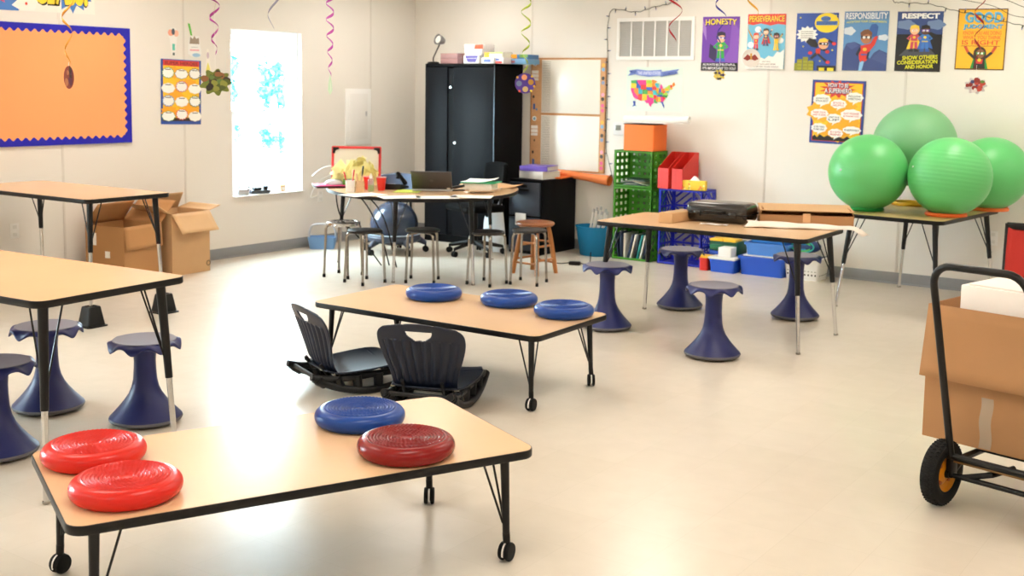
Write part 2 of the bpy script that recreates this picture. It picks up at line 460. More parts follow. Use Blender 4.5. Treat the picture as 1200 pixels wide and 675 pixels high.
# lights
tl = emit_mat('light_diffuser', '#FFF6EA', LAMP)
tw = None
for x in (-7.2, -4.6, -2.0, .6):
    for y in (-.6, 2.5, 5.6, 8.6):
        t = thing('ceiling_light', 'long white fluorescent troffer set in the ceiling', 'ceiling light', (x, y, ZC), 0, 'ceiling lights')
        d = MB().use(tl); d.box((0, 0, -.006), (.56, 1.16, .008)); d.build('diffuser', t, smooth=0)
        f = MB().use(M['white']); f.ring(rrect(.62, 1.22, .01, 2), rrect(.55, 1.15, .01, 2), -.016, 0); f.build('frame', t, smooth=0)
W = bpy.data.worlds.new('world'); SC.world = W; W.use_nodes = True
bg = W.node_tree.nodes['Background']
sky = W.node_tree.nodes.new('ShaderNodeTexSky'); sky.sky_type = 'HOSEK_WILKIE'; sky.turbidity = 4; sky.sun_direction = Vector((-.3, -.6, .74)).normalized()
mixw = W.node_tree.nodes.new('ShaderNodeMix'); mixw.data_type = 'RGBA'; mixw.inputs[0].default_value = .75
mixw.inputs[7].default_value = (.80, .92, 1, 1)
W.node_tree.links.new(sky.outputs[0], mixw.inputs[6]); W.node_tree.links.new(mixw.outputs[2], bg.inputs[0])
bg.inputs[1].default_value = SKY
sun = bpy.data.lights.new('sun', 'SUN'); sun.energy = 3; sun.angle = rad(1); so = bpy.data.objects.new('sun', sun); C.objects.link(so)
so.rotation_euler = (rad(45), 0, rad(75))
SC.view_settings.view_transform = 'Standard'; SC.view_settings.look = 'None'; SC.view_settings.gamma = 1; SC.view_settings.use_curve_mapping = False
SC.view_settings.exposure = EXPO
SC.cycles.max_bounces = 10; SC.cycles.diffuse_bounces = 6; SC.cycles.transparent_max_bounces = 12; SC.cycles.caustics_reflective = False; SC.cycles.caustics_refractive = False
SC.cycles.sample_clamp_indirect = 6
# ---------------------------------------------------------------- tables
def leg_parts(t, sx, sy, L, W, h, kind, foot_in, top_in=.085, rise=0., split=.5):
    """one splayed leg, local coordinates of the table (floor z = 0)"""
    tx, ty = sx * (L / 2 - top_in), sy * (W / 2 - top_in)
    fx, fy = sx * (L / 2 - foot_in), sy * (W / 2 - foot_in)
    P = lambda z: (tx + (fx - tx) * (h - z) / h, ty + (fy - ty) * (h - z) / h, z)
    ztop = h - .032
    m = MB().use(M['blackmet'])
    zs = rise + (h - rise) * split if kind == 'glide' else .085
    m.cyl(P(zs), P(ztop), .0165 if kind == 'glide' else .0125, .021 if kind == 'glide' else .0165, 18)
    m.box((tx, ty, ztop + .001), (.09, .09, .006), .002)
    leg = m.build('leg', t)
    b = MB().use(M['blackmet'])
    zb = zs + (ztop - zs) * (.18 if kind == 'glide' else .12)
    sp = .085 if kind == 'caster' else .10
    for ax, ay in ((-sx * 1., -sy * .1), (-sx * .1, -sy * 1.)):
        top = (tx + ax * sp, ty + ay * sp, ztop)
        q = P(zb); b.tube([q, (q[0] + (top[0] - q[0]) * .06 + ax * .008, q[1] + (top[1] - q[1]) * .06 + ay * .008, q[2] + .02), top], .0042, 8)
    b.build('brace', leg)
    if kind == 'glide':
        c = MB().use(M['chrome']); c.cyl(P(rise + .012), P(zs + .002), .0125, .0128, 18); c.build('leg_insert', leg)
        q = P(rise); g = MB().use(M['steel']); g.lathe([(.006, .03), (.006, .014), (.015, .012), (.016, .003), (.013, 0)], 16, Matrix.Translation((q[0], q[1], rise))); g.build('glide', leg)
        r = MB().use(M['black']); q = P(zs + .05)
        r.cyl((q[0] - .019, q[1], q[2]), (q[0] + .019, q[1], q[2]), .004, seg=8); r.build('height_screw', leg)
    else:
        q = P(.033); ang = rad(112 + 14 * sx * sy) - t.rotation_euler.z
        mt = Matrix.Translation((q[0], q[1], .0335)) @ Matrix.Rotation(ang, 4, 'Z') @ Matrix.Rotation(PI / 2, 4, 'X')
        w = MB().use(M['rubber'])
        for s in (-1, 1):
            w.lathe([(.001, s * .005), (.028, s * .005), (.0325, s * .008), (.033, s * .014), (.030, s * .020), (.001, s * .021)], 28, mt)
        w.build('caster_wheel', leg)
        hd = MB().use(M['black'])
        vs = []; n = 14
        for r, zz in ((.0335, -.005), (.0335, .005), (.012, .005), (.012, -.005)):
            for i in range(n + 1):
                a = rad(-20 + 220 * i / n); vs.append((r * math.cos(a), r * math.sin(a), zz))
        fs = []
        for j in range(4):
            for i in range(n):
                a = j * (n + 1) + i; b2 = ((j + 1) % 4) * (n + 1) + i; fs.append([a, a + 1, b2 + 1, b2])
        hd.add(vs, fs, mt); hd.cyl((q[0], q[1], .055), (q[0], q[1], .09), .009, seg=12); hd.cyl((q[0], q[1], .066), P(.10), .013, .0135, 16)
        hd.build('caster_fork', leg)
        st = MB().use(M['plastic_white'])
        vs = [];
        for r, zz in ((.0346, -.0035), (.0346, .0035)):
            for i in range(n + 1):
                a = rad(-20 + 220 * i / n); vs.append((r * math.cos(a), r * math.sin(a), zz))
        st.add(vs, [[i, i + 1, n + 2 + i, n + 1 + i] for i in range(n)], mt); st.build('caster_stripe', leg, label='white gap between the two black wheel halves')
    return leg
def table(name, label, ctr, ang, L, W, h, kind, foot_in=.05, lam=None, rise=0., split=.5, group=None, top_in=.085):
    t = thing(name, label, 'table', (ctr[0], ctr[1], 0), rad(ang), group)
    th = .030; r = .055
    tp = MB().use(lam or M['laminate'])
    tp.prism(rrect(L - .008, W - .008, r - .004), h - th + .002, h); tp.build('tabletop', t, smooth=30)
    e = MB().use(M['black'])
    prof = [(-.004, h - .0006), (-.001, h - .001), (0, h - .004), (0, h - th + .004), (-.003, h - th), (-.02, h - th)]
    rings = [rrect(L + 2 * d, W + 2 * d, r + d) for d, z in prof]; n = len(rings[0])
    vs = [(x, y, prof[i][1]) for i, rg in enumerate(rings) for x, y in rg]
    fs = [[i * n + k, i * n + (k + 1) % n, (i + 1) * n + (k + 1) % n, (i + 1) * n + k] for i in range(len(prof) - 1) for k in range(n)]
    e.add(vs, fs); e.build('edge_band', t, smooth=50)
    u = MB().use(M['black']); u.prism(rrect(L - .04, W - .04, r - .02), h - th - .001, h - th + .001); u.build('underside', t, smooth=0)
    for sx in (-1, 1):
        for sy in (-1, 1): leg_parts(t, sx, sy, L, W, h, kind, foot_in, top_in, rise, split)
    return t
LOW = 'low tables on casters'; ADJ = 'adjustable activity tables'
table('low_table', 'foreground low maple table on black casters carrying four round cushions', (-2.789, 2.638), 65.37, 1.523, .768, .41, 'caster', .075, group=LOW)
table('low_table', 'low maple table on black casters behind the two floor chairs, carrying three blue cushions', (-3.904, 4.998), 1.5, 1.529, .753, .404, 'caster', .07, group=LOW)
table('activity_table', 'maple activity table by the crates with a black case and cardboard boxes on it', (-3.329, 7.121), .97, 1.506, .759, .729, 'glide', .025, group=ADJ, split=.5)
table('activity_table', 'olive-topped activity table against the wall under the green exercise balls', (-2.529, 9.06), -5.59, .80, 1.236, .724, 'glide', .015, M['oak_lam'], group=ADJ, split=.46)
table('activity_table', 'tall maple table standing on black bed risers beside the bulletin board', (-7.40, 4.832), 1.33, 1.534, .701, .859, 'glide', .05, rise=.13, group=ADJ, split=.5)
table('activity_table', 'maple activity table at the left edge with wobble stools under it', (-4.855, 2.746), 4.19, 1.83, .751, .809, 'glide', .045, group=ADJ, split=.45)
# risers under the tall table
rz = rad(1.33)
def riser_mesh():
    m = MB().use(M['black'])
    prof = [(.16, 0), (.16, .008), (.135, .012), (.095, .128), (.088, .135)]
    rings = [rrect(d, d, d * .14, 4) for d, z in prof]; n = len(rings[0])
    vs = [(x, y, prof[i][1]) for i, g in enumerate(rings) for x, y in g]
    fs = [[i * n + k, i * n + (k + 1) % n, (i + 1) * n + (k + 1) % n, (i + 1) * n + k] for i in range(len(prof) - 1) for k in range(n)]
    inner = rrect(.062, .062, .01, 4); o = len(vs)
    vs += [(x, y, .135) for x, y in inner] + [(x, y, .1295) for x, y in inner]
    fs += [[4 * n + k, 4 * n + (k + 1) % n, o + (k + 1) % n, o + k] for k in range(n)] + [[o + k, o + (k + 1) % n, o + n + (k + 1) % n, o + n + k] for k in range(n)]
    fs += [list(range(o + n, o + 2 * n)), list(range(n))[::-1]]
    m.add(vs, fs); return m
r0 = None
names = {(1, -1): 'black bed riser under the near right leg of the tall table', (1, 1): 'black bed riser under the far right leg of the tall table',
         (-1, 1): 'black bed riser under the far left leg of the tall table', (-1, -1): 'black bed riser under the near left leg of the tall table'}
for (sx, sy), lb in names.items():
    lx, ly = sx * (1.534 / 2 - .05), sy * (.701 / 2 - .05)
    p = (-7.40 + lx * math.cos(rz) - ly * math.sin(rz), 4.832 + lx * math.sin(rz) + ly * math.cos(rz), 0)
    if r0 is None:
        r0 = tag(riser_mesh().build('bed_riser'), lb, 'furniture riser', 'bed risers'); r0.location = p; r0.rotation_euler = (0, 0, rz)
    else:
        c = r0.copy(); C.objects.link(c); c.location = p; c['label'] = lb

# ---------------------------------------------------------------- balance cushions
def cushion_mesh(m):
    R = .165; H = .062
    mb = MB().use(m)
    prof = []
    for i in range(15):
        a = rad(-88 + i * 12.6); prof.append((R - .031 + .031 * math.cos(a) if a > -PI / 2 else R, .031 + .031 * math.sin(a)))
    prof = [(0.001, .0015), (.10, .0)] + prof
    top = prof[-1]
    mb.lathe(prof, 96, cap0=False, cap1=False)
    NR, NA = 84, 256; r0 = top[0]
    cnt = {}
    def fn(u, v):
        r = r0 * (1 - v) + .002 * v; a = 2 * PI * u
        z = top[1] - .007 * (1 - (r / r0) ** 2) ** 1.0 * 1.0
        ring = r / .0115; k = int(ring + .5)
        n = min(64, max(6, int(2 * PI * k * .0115 / .014)))
        bump = max(0, math.cos(2 * PI * (ring - k))) * (.78 + .22 * math.cos(n * a + k))
        if .02 < r < r0 - .006: z += .0062 * bump
        return (r * math.cos(a), r * math.sin(a), z)
    mb.grid(fn, NA, NR, closed_u=True)
    return mb
cus = []
def cushion(x, y, z, m, label, rz=0):
    global cus
    if not cus:
        o = cushion_mesh(m).build('balance_cushion', smooth=60); cus.append(o)
    else:
        o = cus[0].copy(); C.objects.link(o)
        o.material_slots[0].link = 'OBJECT'; o.material_slots[0].material = m
    o.location = (x, y, z); o.rotation_euler = (0, 0, rz); tag(o, label, 'balance cushion', 'round balance cushions')
    v = MB().use(m); v.cyl((.163, 0, .03), (.1695, 0, .03), .006, .005, 12); v.build('valve', o)
    return o
cushion(-3.205, 2.181, .41, M['red'], 'bright red balance cushion at the table corner, half hidden behind another red one', 2.2)
cushion(-2.852, 2.047, .41, M['red'], 'bright red balance cushion nearest the camera on the foreground table', 2.6)
cushion(-2.445, 2.854, .41, M['darkred'], 'deep red balance cushion beside a blue one on the foreground table', 2.0)
cushion(-2.807, 3.017, .41, M['blue'], 'blue balance cushion next to the deep red one on the foreground table', 2.0)
cushion(-4.193, 5.137, .404, M['blue'], 'blue balance cushion farthest left of the three on the second low table', 2.2)
cushion(-3.744, 5.265, .404, M['blue'], 'blue balance cushion in the middle of the three on the second low table', 2.2)
cushion(-3.322, 5.191, .404, M['blue'], 'blue balance cushion at the right end of the second low table', 2.2)

# ---------------------------------------------------------------- wobble stools
def wobble_stool(H):
    t = thing('wobble_stool', 'x', 'stool', (0, 0, 0), 0, 'navy wobble stools')
    b = MB().use(M['navy'])
    b.lathe([(.160, .022), (.168, .026), (.170, .034), (.158, .046), (.128, .078), (.100, .112), (.078, .145), (.064, .178), (.056, .215), (.052, .27), (.051, H - .10), (.054, H - .06), (.062, H - .038), (.075, H - .028)], 56, cap1=True)
    b.build('pedestal', t)
    g = MB().use(M['ringgrey']); g.lathe([(.02, .0), (.09, .003), (.150, .009), (.168, .017), (.173, .026), (.170, .033), (.162, .035)], 56, cap1=False); g.build('foot_ring', t, label='grey rounded foot ring')
    s = MB().use(M['navy']); n = 8
    prof = [(0.12, -.030), (.15, -.020), (.163, -.018), (.170, -.012), (.171, -.005), (.164, .001), (.150, .004), (.131, .003)]
    def fn(u, v):
        a = 2 * PI * u; x = v * (len(prof) - 1); i = min(int(x), len(prof) - 2); f = x - i
        r = prof[i][0] * (1 - f) + prof[i + 1][0] * f; z = prof[i][1] * (1 - f) + prof[i + 1][1] * f
        c = .5 + .5 * math.cos(n * a); e = max(0, (r - .135) / .036)
        c = c ** 1.3
        return ((r + .004 * e * c) * math.cos(a), (r + .004 * e * c) * math.sin(a), H + z - e ** 1.5 * (.034 * c))
    s.grid(fn, 128, 14, closed_u=True)
    vs = [(.12 * math.cos(2 * PI * k / 48), .12 * math.sin(2 * PI * k / 48), H - .03) for k in range(48)]
    s.add(vs, [list(range(48))])
    s.build('seat', t, smooth=60)
    p = MB().use(M['navygrey']); p.lathe([(.001, H - .004), (.06, H - .0035), (.125, H + .002), (.145, H + .0058), (.149, H + .003)], 48, cap0=False, cap1=False); p.build('seat_pad', t, label='grey seat pad')
    return t
ws = None
for x, y, H, rz_, lb in [
    (-5.123, 3.234, .425, .2, 'navy wobble stool behind the near leg of the left-edge table, wholly in view'),
    (-4.57, 3.40, .405, .6, 'navy wobble stool at the right leg of the left-edge table'),
    (-4.66, 2.69, .415, .35, 'navy wobble stool cut off by the left edge of the photo'),
    (-3.935, 6.69, .44, .1, 'navy wobble stool at the left corner of the crate-side table'),
    (-3.885, 7.685, .445, .5, 'navy wobble stool standing beyond the crate-side table in front of the blue crate'),
    (-2.995, 6.385, .445, .3, 'navy wobble stool nearest the camera in front of the crate-side table'),
    (-3.05, 7.87, .46, .8, 'navy wobble stool beyond the crate-side table, before the white basket')]:
    w_ = wobble_stool(H); w_.location = (x, y, 0); w_.rotation_euler = (0, 0, rz_); w_['label'] = lb
# ---------------------------------------------------------------- floor rocker chairs
def chair_shell(part):
    """seat or back of a one-piece moulded shell; local: +y forward, z up"""
    NU = 84
    if part == 'back': path = [(-.205, .115, .315), (-.228, .15, .325), (-.243, .20, .345), (-.258, .26, .39), (-.274, .32, .425), (-.290, .37, .438), (-.306, .41, .425), (-.318, .438, .375), (-.324, .450, .27)]
    else: path = [(-.245, .128, .31), (-.20, .118, .35), (-.13, .118, .385), (-.04, .124, .405), (.06, .132, .41), (.14, .138, .385), (.195, .136, .345), (.226, .122, .285), (.242, .102, .20)]
    P = catmull([Vector(p) for p in path], 13, closed=False); NV = len(P) - 1
    m = MB().use(M['chairnavy'])
    vs = []
    for j in range(NV + 1):
        y, z, w = P[j]; v = j / NV
        for i in range(NU + 1):
            u = 2 * i / NU - 1; x = u * w / 2
            if part == 'back':
                yy = y + .034 * (1 - u * u) * -1 * (.5 + .5 * v) + .018
                zz = z - max(0, v - .45) / .55 * .022 * abs(u) ** 2.2
                if .1 < v < .62 and abs(u) < .86:
                    e = min(1, (v - .1) / .06, (.62 - v) / .02)
                    yy += .006 * e * math.cos(u * PI * 9)
            else:
                yy = y - .02 * (u * u) * (v > .6)
                zz = z - .018 * (1 - u * u) * math.sin(PI * min(1, v * 1.05)) + .006 * abs(u) ** 3
            vs.append(Vector((x, yy, zz)))
    fs = []
    hole = set()
    def inhole(x, z): return z < .412 and z > .352 and ((x / .066) ** 2 + ((z - .412) / .050) ** 2) < 1
    for j in range(NV):
        for i in range(NU):
            q = [j * (NU + 1) + i, j * (NU + 1) + i + 1, (j + 1) * (NU + 1) + i + 1, (j + 1) * (NU + 1) + i]
            if part == 'back':
                c = sum((vs[k] for k in q), Vector()) / 4
                if inhole(c.x, c.z): continue
            fs.append(q)
    if part == 'back':
        used = {k for f in fs for k in f}
        for k in used:
            p = vs[k]
            d = ((p.x / .066) ** 2 + ((p.z - .412) / .050) ** 2) ** .5
            if p.z < .418 and .78 < d < 1.0:
                p.x /= d; p.z = .412 + (p.z - .412) / d
    m.add(vs, fs)
    return m
def rocker_chair(label, loc, rz):
    t = thing('floor_rocker_chair', label, 'floor chair', loc, rz, 'navy floor rocker chairs')
    for n, p in (('backrest', 'back'), ('seat', 'seat')):
        o = chair_shell(p).build(n, t, smooth=60)
        md = o.modifiers.new('thick', 'SOLIDIFY'); md.thickness = .008; md.offset = 0
    t.scale = (1.05, 1.05, 1.06)
    for sx in (-1, 1):
        r = MB().use(M['dark']); x = sx * .165
        R = .62
        arc = [(x + sx * .012 * math.cos(a * 3), R * math.sin(a), R - R * math.cos(a) + .019) for a in [rad(-31 + 58 * k / 24) for k in range(25)]]
        r.tube(arc, .019, 12)
        topc = [(x, -.335, .118), (x, -.25, .098), (x, -.12, .092), (x, .06, .096), (x, .2, .098), (x, .28, .085)]
        r.tube([tuple(p) for p in catmull(topc, 5, closed=False)], .017, 12)
        for y, yb in ((-.30, -.26), (-.20, -.17), (-.09, -.08), (.03, .03), (.14, .15), (.24, .25)):
            zb = R - math.sqrt(R * R - yb * yb) + .013
            r.tube([(x, y, .10), (x, yb, zb)], [.026, .022], 10)
        r.build('rocker_runner', t)
    b = MB().use(M['dark'])
    for y, z in ((-.30, .105), (-.12, .088), (.10, .094), (.24, .09)): b.tube([(-.165, y, z), (.165, y, z)], .011, 10)
    for y in (-.12, .10):
        for sx in (-1, 1): b.cyl((sx * .12, y, .085), (sx * .12, y, .115), .018, seg=12)
    b.tube([(-.10, -.26, .16), (-.10, -.22, .10), (-.10, -.12, .088)], .010, 8); b.tube([(.10, -.26, .16), (.10, -.22, .10), (.10, -.12, .088)], .010, 8)
    b.build('cross_frame', t)
    sc = MB().use(M['steel'])
    for sx in (-1, 1):
        for y, z in ((-.215, .118), (-.19, .105)): sc.cyl((sx * .150, y, z), (sx * .172, y, z), .007, seg=10)
    sc.build('bolt', t, label='bright metal bolts under the seat')
    return t
rocker_chair('navy floor rocker chair seen side-on at the corner of the second low table', (-4.23, 4.545, 0), rad(-23))
rocker_chair('navy floor rocker chair seen from behind, between the two low tables', (-3.69, 4.565, 0), rad(21))

# ---------------------------------------------------------------- metal stools at the horseshoe desk
def metal_stool(label, loc, rz, H, top, leg, foot_r=.155, perforated=False, seat_r=.145):
    t = thing('metal_stool', label, 'stool', loc, rz, 'round metal stools')
    s = MB().use(top)
    s.lathe([(seat_r - .012, H - .022), (seat_r - .003, H - .022), (seat_r, H - .015), (seat_r - .002, H - .005), (seat_r - .012, H), (.05, H - .001), (.0, H - .001)] if not perforated else
            [(seat_r - .014, H - .034), (seat_r - .002, H - .034), (seat_r + .002, H - .028), (seat_r, H - .014), (seat_r, H - .003), (seat_r - .006, H), (seat_r - .03, H), (seat_r - .034, H - .004)], 40, cap0=not perforated, cap1=False)
    if perforated:
        outer = [(( seat_r - .034) * math.cos(2 * PI * k / 40), (seat_r - .034) * math.sin(2 * PI * k / 40)) for k in range(40)]
        for k in range(8):
            a = 2 * PI * k / 8; s.box((.068 * math.cos(a), .068 * math.sin(a), H - .004), (.09, .028, .004), .001, a)
        s.lathe([(.001, H - .006), (.038, H - .006), (.038, H - .002), (.001, H - .001)], 24, cap0=False, cap1=False)
        s.lathe([(.072, H - .006), (.088, H - .006), (.088, H - .002), (.072, H - .002)], 32, cap0=False, cap1=False)
    s.build('seat', t)
    for k in range(4):
        a = PI / 4 + k * PI / 2; c, sn = math.cos(a), math.sin(a)
        pts = [(.05, H - .03), (seat_r - .03, H - .03), (seat_r - .008, H - .038), (seat_r + .004, H - .06), (seat_r + .006, H - .10), (foot_r + .012, .0)]
        P = [(r * c, r * sn, z) for r, z in pts]
        sm = [tuple(p) for p in catmull(P[1:5], 5, closed=False)]
        l = MB().use(leg); l.tube([P[0]] + sm + [tuple(Vector(P[5]) + Vector((0, 0, .014)))], .0105, 10); lg = l.build('leg', t)
        f = MB().use(M['rubber']); f.cyl(P[5], tuple(Vector(P[5]) + Vector((-.0 * c, 0, .028))), .0135, .0125, 12); f.build('foot', lg)
    return t
blk = mat('black_seat_vinyl', '#1A1514', .45, var=.1)
metal_stool('chrome stool with a slotted chrome top at the left end of the horseshoe desk', (-6.80, 7.10, 0), rad(12), .475, M['chrome'], M['steel'], perforated=True)
metal_stool('black-topped metal stool just right of the slotted chrome stool', (-6.44, 6.98, 0), rad(-8), .445, blk, M['steel'])
metal_stool('black-topped metal stool in front of the middle leg of the horseshoe desk', (-6.115, 7.335, 0), rad(30), .445, blk, M['steel'])
metal_stool('black-topped metal stool left of the overlapping pair near the wooden stool', (-5.62, 7.58, 0), rad(0), .445, blk, M['steel'])
metal_stool('black-topped metal stool overlapping the wooden stool', (-5.37, 7.83, 0), rad(14), .46, blk, M['steel'])
# wooden stool
t = thing('wooden_stool', 'round-seated oak stool with turned legs in front of the black file cabinet', 'stool', (-5.63, 8.30, 0), rad(-5))
s = MB().use(M['woodtop']); s.lathe([(.02, .425), (.155, .425), (.168, .433), (.172, .443), (.168, .454), (.155, .460), (.06, .457), (.001, .455)], 48, cap1=False); s.build('seat', t)
for k in range(4):
    a = PI / 4 + k * PI / 2; c, sn = math.cos(a), math.sin(a)
    l = MB().use(M['wood']); l.tube([(.115 * c, .115 * sn, .43), (.135 * c, .135 * sn, .33), (.165 * c, .165 * sn, .16), (.192 * c, .192 * sn, 0)], [.017, .021, .022, .019], 14); l.build('leg', t)
for k in range(4):
    a0 = PI / 4 + k * PI / 2; a1 = a0 + PI / 2
    for z in ((.10, .28) if k % 2 == 0 else (.13, .25)):
        r = .192 - .077 * z / .43
        m = MB().use(M['wood']); m.tube([(r * math.cos(a0), r * math.sin(a0), z), (r * math.cos(a1), r * math.sin(a1), z)], .0095, 10); m.build('rung', t)

# ---------------------------------------------------------------- horseshoe desk
half = [(0, 0), (.25, -.03), (.5, -.2), (.7, -.46), (.83, -.85), (.85, -1.2), (.8, -1.46), (.6, -1.53), (.4, -1.46), (.34, -1.2), (.3, -.95), (.17, -.8)]
ctl = half + [(0, -.75)] + [(-a, b) for a, b in half[:0:-1]]
out = [(p.x, p.y) for p in catmull([Vector((a, -(b + .75), 0)) for a, b in ctl], 7)]
DX, DY, DH = -6.33, 7.64, .735
def desk_pt(a, b):     # a along the desk, b = 0 at its front
    x, y = a, -(b + .75); c = math.sqrt(.5)
    return (DX + c * (x - y), DY + c * (x + y))
t = thing('horseshoe_desk', 'horseshoe-shaped teaching table covered in supplies, by the black cabinet', 'table', (DX, DY, 0), rad(45))
ins = []
for i, p in enumerate(out):
    a = Vector(out[i - 1]); b = Vector(out[(i + 1) % len(out)]); d = (b - a).normalized(); ins.append((p[0] + d.y * .004, p[1] - d.x * .004))
ar = sum(out[i][0] * out[(i + 1) % len(out)][1] - out[(i + 1) % len(out)][0] * out[i][1] for i in range(len(out)))
if ar > 0: ins = [(2 * p[0] - q[0], 2 * p[1] - q[1]) for p, q in zip(out, ins)]
m = MB().use(M['laminate']); m.prism(ins, DH - .026, DH); m.build('tabletop', t, smooth=30)
m = MB().use(M['black']); m.ring(out, ins, DH - .03, DH - .0008); m.build('edge_band', t, smooth=30)
m = MB().use(M['black']); m.prism(ins, DH - .031, DH - .027); m.build('underside', t, smooth=0)
for wx, wy in ((-6.25, 7.12), (-7.36, 7.62), (-5.67, 7.46), (-6.38, 8.68)):
    d = Vector((wx - DX, wy - DY)); c = math.sqrt(.5); lx, ly = (d.x + d.y) * c, (-d.x + d.y) * c
    cen = Vector((lx, ly)); tp = cen * .93
    P = lambda z: (tp.x + (lx - tp.x) * (DH - z) / DH, tp.y + (ly - tp.y) * (DH - z) / DH, z)
    l = MB().use(M['blackmet']); l.cyl(P(.34), P(DH - .03), .0165, .021, 18); l.box((tp.x, tp.y, DH - .033), (.09, .09, .006), .002); lg = l.build('leg', t)
    q = MB().use(M['chrome']); q.cyl(P(.01), P(.342), .0125, .0128, 16); q.build('leg_insert', lg)
    g = MB().use(M['steel']); e = P(0); g.lathe([(.006, .03), (.006, .014), (.015, .012), (.016, .003), (.013, 0)], 16, Matrix.Translation((e[0], e[1], 0))); g.build('glide', lg)
    b = MB().use(M['blackmet']); e = Vector(P(.40)); dirc = Vector((-tp.x, -tp.y, 0)).normalized(); side = Vector((-dirc.y, dirc.x, 0))
    for sg in (-1, 1): b.tube([e, Vector(P(DH - .032)) + dirc * .06 + side * sg * .09], .0042, 8)
    b.build('brace', lg)
# ball chair
t = thing('ball_chair', 'blue-grey exercise ball seat in a wheeled base with a low backrest, behind the horseshoe desk', 'chair', (-7.40, 8.44, 0), rad(32))
m = MB().use(mat('slate_ball_vinyl', '#303C52', .22, var=.05, coat=.4)); m.sphere((0, 0, .285), .235, 40, 26, (1, 1, .95)); m.build('ball', t, smooth=80)
m = MB().use(mat('slate_base_plastic', '#3C4658', .45)); m.lathe([(.20, .19), (.245, .185), (.262, .165), (.262, .13), (.23, .11), (.18, .105)], 40, cap0=False, cap1=False); m.build('base_ring', t)
for k in range(5):
    a = 2 * PI * k / 5 + .3; c, sn = math.cos(a), math.sin(a)
    l = MB().use(mat('slate_base_plastic', '#3C4658')); l.tube([(.20 * c, .20 * sn, .14), (.27 * c, .27 * sn, .115), (.315 * c, .315 * sn, .085)], [.035, .03, .02], 12); lg = l.build('base_arm', t)
    w = MB().use(M['rubber'])
    for sg in (-1, 1): w.cyl((.315 * c - sg * .006 * sn, .315 * sn + sg * .006 * c, .03), (.315 * c - sg * .022 * sn, .315 * sn + sg * .022 * c, .03), .030, seg=18)
    w.cyl((.315 * c, .315 * sn, .045), (.315 * c, .315 * sn, .09), .008, seg=10); w.build('caster', lg)
m = MB().use(M['blackmet'])
for sg in (-1, 1): m.tube([(sg * .10, .22, .13), (sg * .11, .29, .2), (sg * .12, .31, .4), (sg * .11, .30, .62)], .013, 10)
m.build('back_support', t)
m = MB().use(mat('slate_back_plastic', '#47546C', .4)); m.grid(lambda u, v: ((u - .5) * .40 * (1 - .12 * v * v), .30 - .06 * (2 * u - 1) ** 2 + .02 * v, .57 + .17 * v + .02 * (1 - (2 * u - 1) ** 2) * v), 20, 10)
o = m.build('backrest', t, smooth=60); md = o.modifiers.new('thick', 'SOLIDIFY'); md.thickness = .022; md.offset = 0
m = MB().use(mat('pale_blue_trim', '#AFC4DA', .4)); m.tube([(.255 * math.cos(a), .255 * math.sin(a), .19) for a in [2 * PI * k / 48 for k in range(48)]], .006, 8, closed=True); m.build('rim', t, label='pale rim band around the ball')
# black office chair behind desk, against the cabinet
t = thing('office_chair', 'black office chair at the far side of the horseshoe desk before the cabinet', 'chair', (-6.72, 8.86, 0), rad(-25))
bs = mat('black_mesh_fabric', '#070708', .9, spec=.1)
m = MB().use(bs); m.box((0, 0, .46), (.46, .44, .07), .03, seg=3); m.build('seat', t)
m = MB().use(bs); m.grid(lambda u, v: ((u - .5) * .42 * (1 - .1 * (2 * v - 1) ** 2), .24 - .05 * (2 * u - 1) ** 2 + .04 * v, .58 + .30 * v + .02 * (1 - (2 * u - 1) ** 2)), 16, 10)
o = m.build('backrest', t, smooth=60); md = o.modifiers.new('thick', 'SOLIDIFY'); md.thickness = .04; md.offset = 0
m = MB().use(M['black']); m.tube([(0, .1, .43), (0, .27, .44), (0, .29, .55), (0, .27, .66)], .018, 10); m.build('back_support', t)
m = MB().use(M['black']); m.cyl((0, 0, .10), (0, 0, .43), .025, seg=16); m.build('gas_column', t)
for k in range(5):
    a = 2 * PI * k / 5; c, sn = math.cos(a), math.sin(a)
    l = MB().use(M['black']); l.tube([(.02 * c, .02 * sn, .12), (.15 * c, .15 * sn, .10), (.28 * c, .28 * sn, .075)], [.025, .02, .015], 10); lg = l.build('base_arm', t)
    w = MB().use(M['rubber'])
    for sg in (-1, 1): w.cyl((.28 * c - sg * .006 * sn, .28 * sn + sg * .006 * c, .028), (.28 * c - sg * .02 * sn, .28 * sn + sg * .02 * c, .028), .028, seg=16)
    w.cyl((.28 * c, .28 * sn, .03), (.28 * c, .28 * sn, .08), .007, seg=8); w.build('caster', lg)
# ---------------------------------------------------------------- things on the horseshoe desk
Z = DH + .0005
def at(x, y, z=Z): return (x, y, z)
# pencil mug
def cup_prof(r0, r1, h, th=.003): return [(.001, 0), (r0, 0), (r1, h), (r1 + .002, h), (r1 - th, h - .001), (r0 - th, .004), (.001, .004)]
o = MB().use(M['white']); o.lathe(cup_prof(.036, .040, .10), 28, cap0=False, cap1=False); o = tag(o.build('pencil_cup', loc=at(-6.68, 7.06)), 'white cup holding red pens at the left of the horseshoe desk', 'cup')
def pen(x, y, h, m, tilt, lb, name='pen', tip=None):
    b = MB().use(m); b.cyl((0, 0, 0), (0, 0, h * .72), .0055, seg=10)
    b.cyl((0, 0, h * .72), (0, 0, h), .0075, .0065, 10)
    o = b.build(name, loc=(x, y, Z + .006)); o.rotation_euler = tilt
    return tag(o, lb, 'pen')
pen(-6.695, 7.055, .17, M['redplastic'], (.1, -.22, 0), 'red pen leaning left in the white cup')
pen(-6.67, 7.065, .185, M['redplastic'], (-.08, .08, 0), 'red pen standing upright in the white cup')
beige = mat('beige_craft_paper', '#D8B48C', .8)
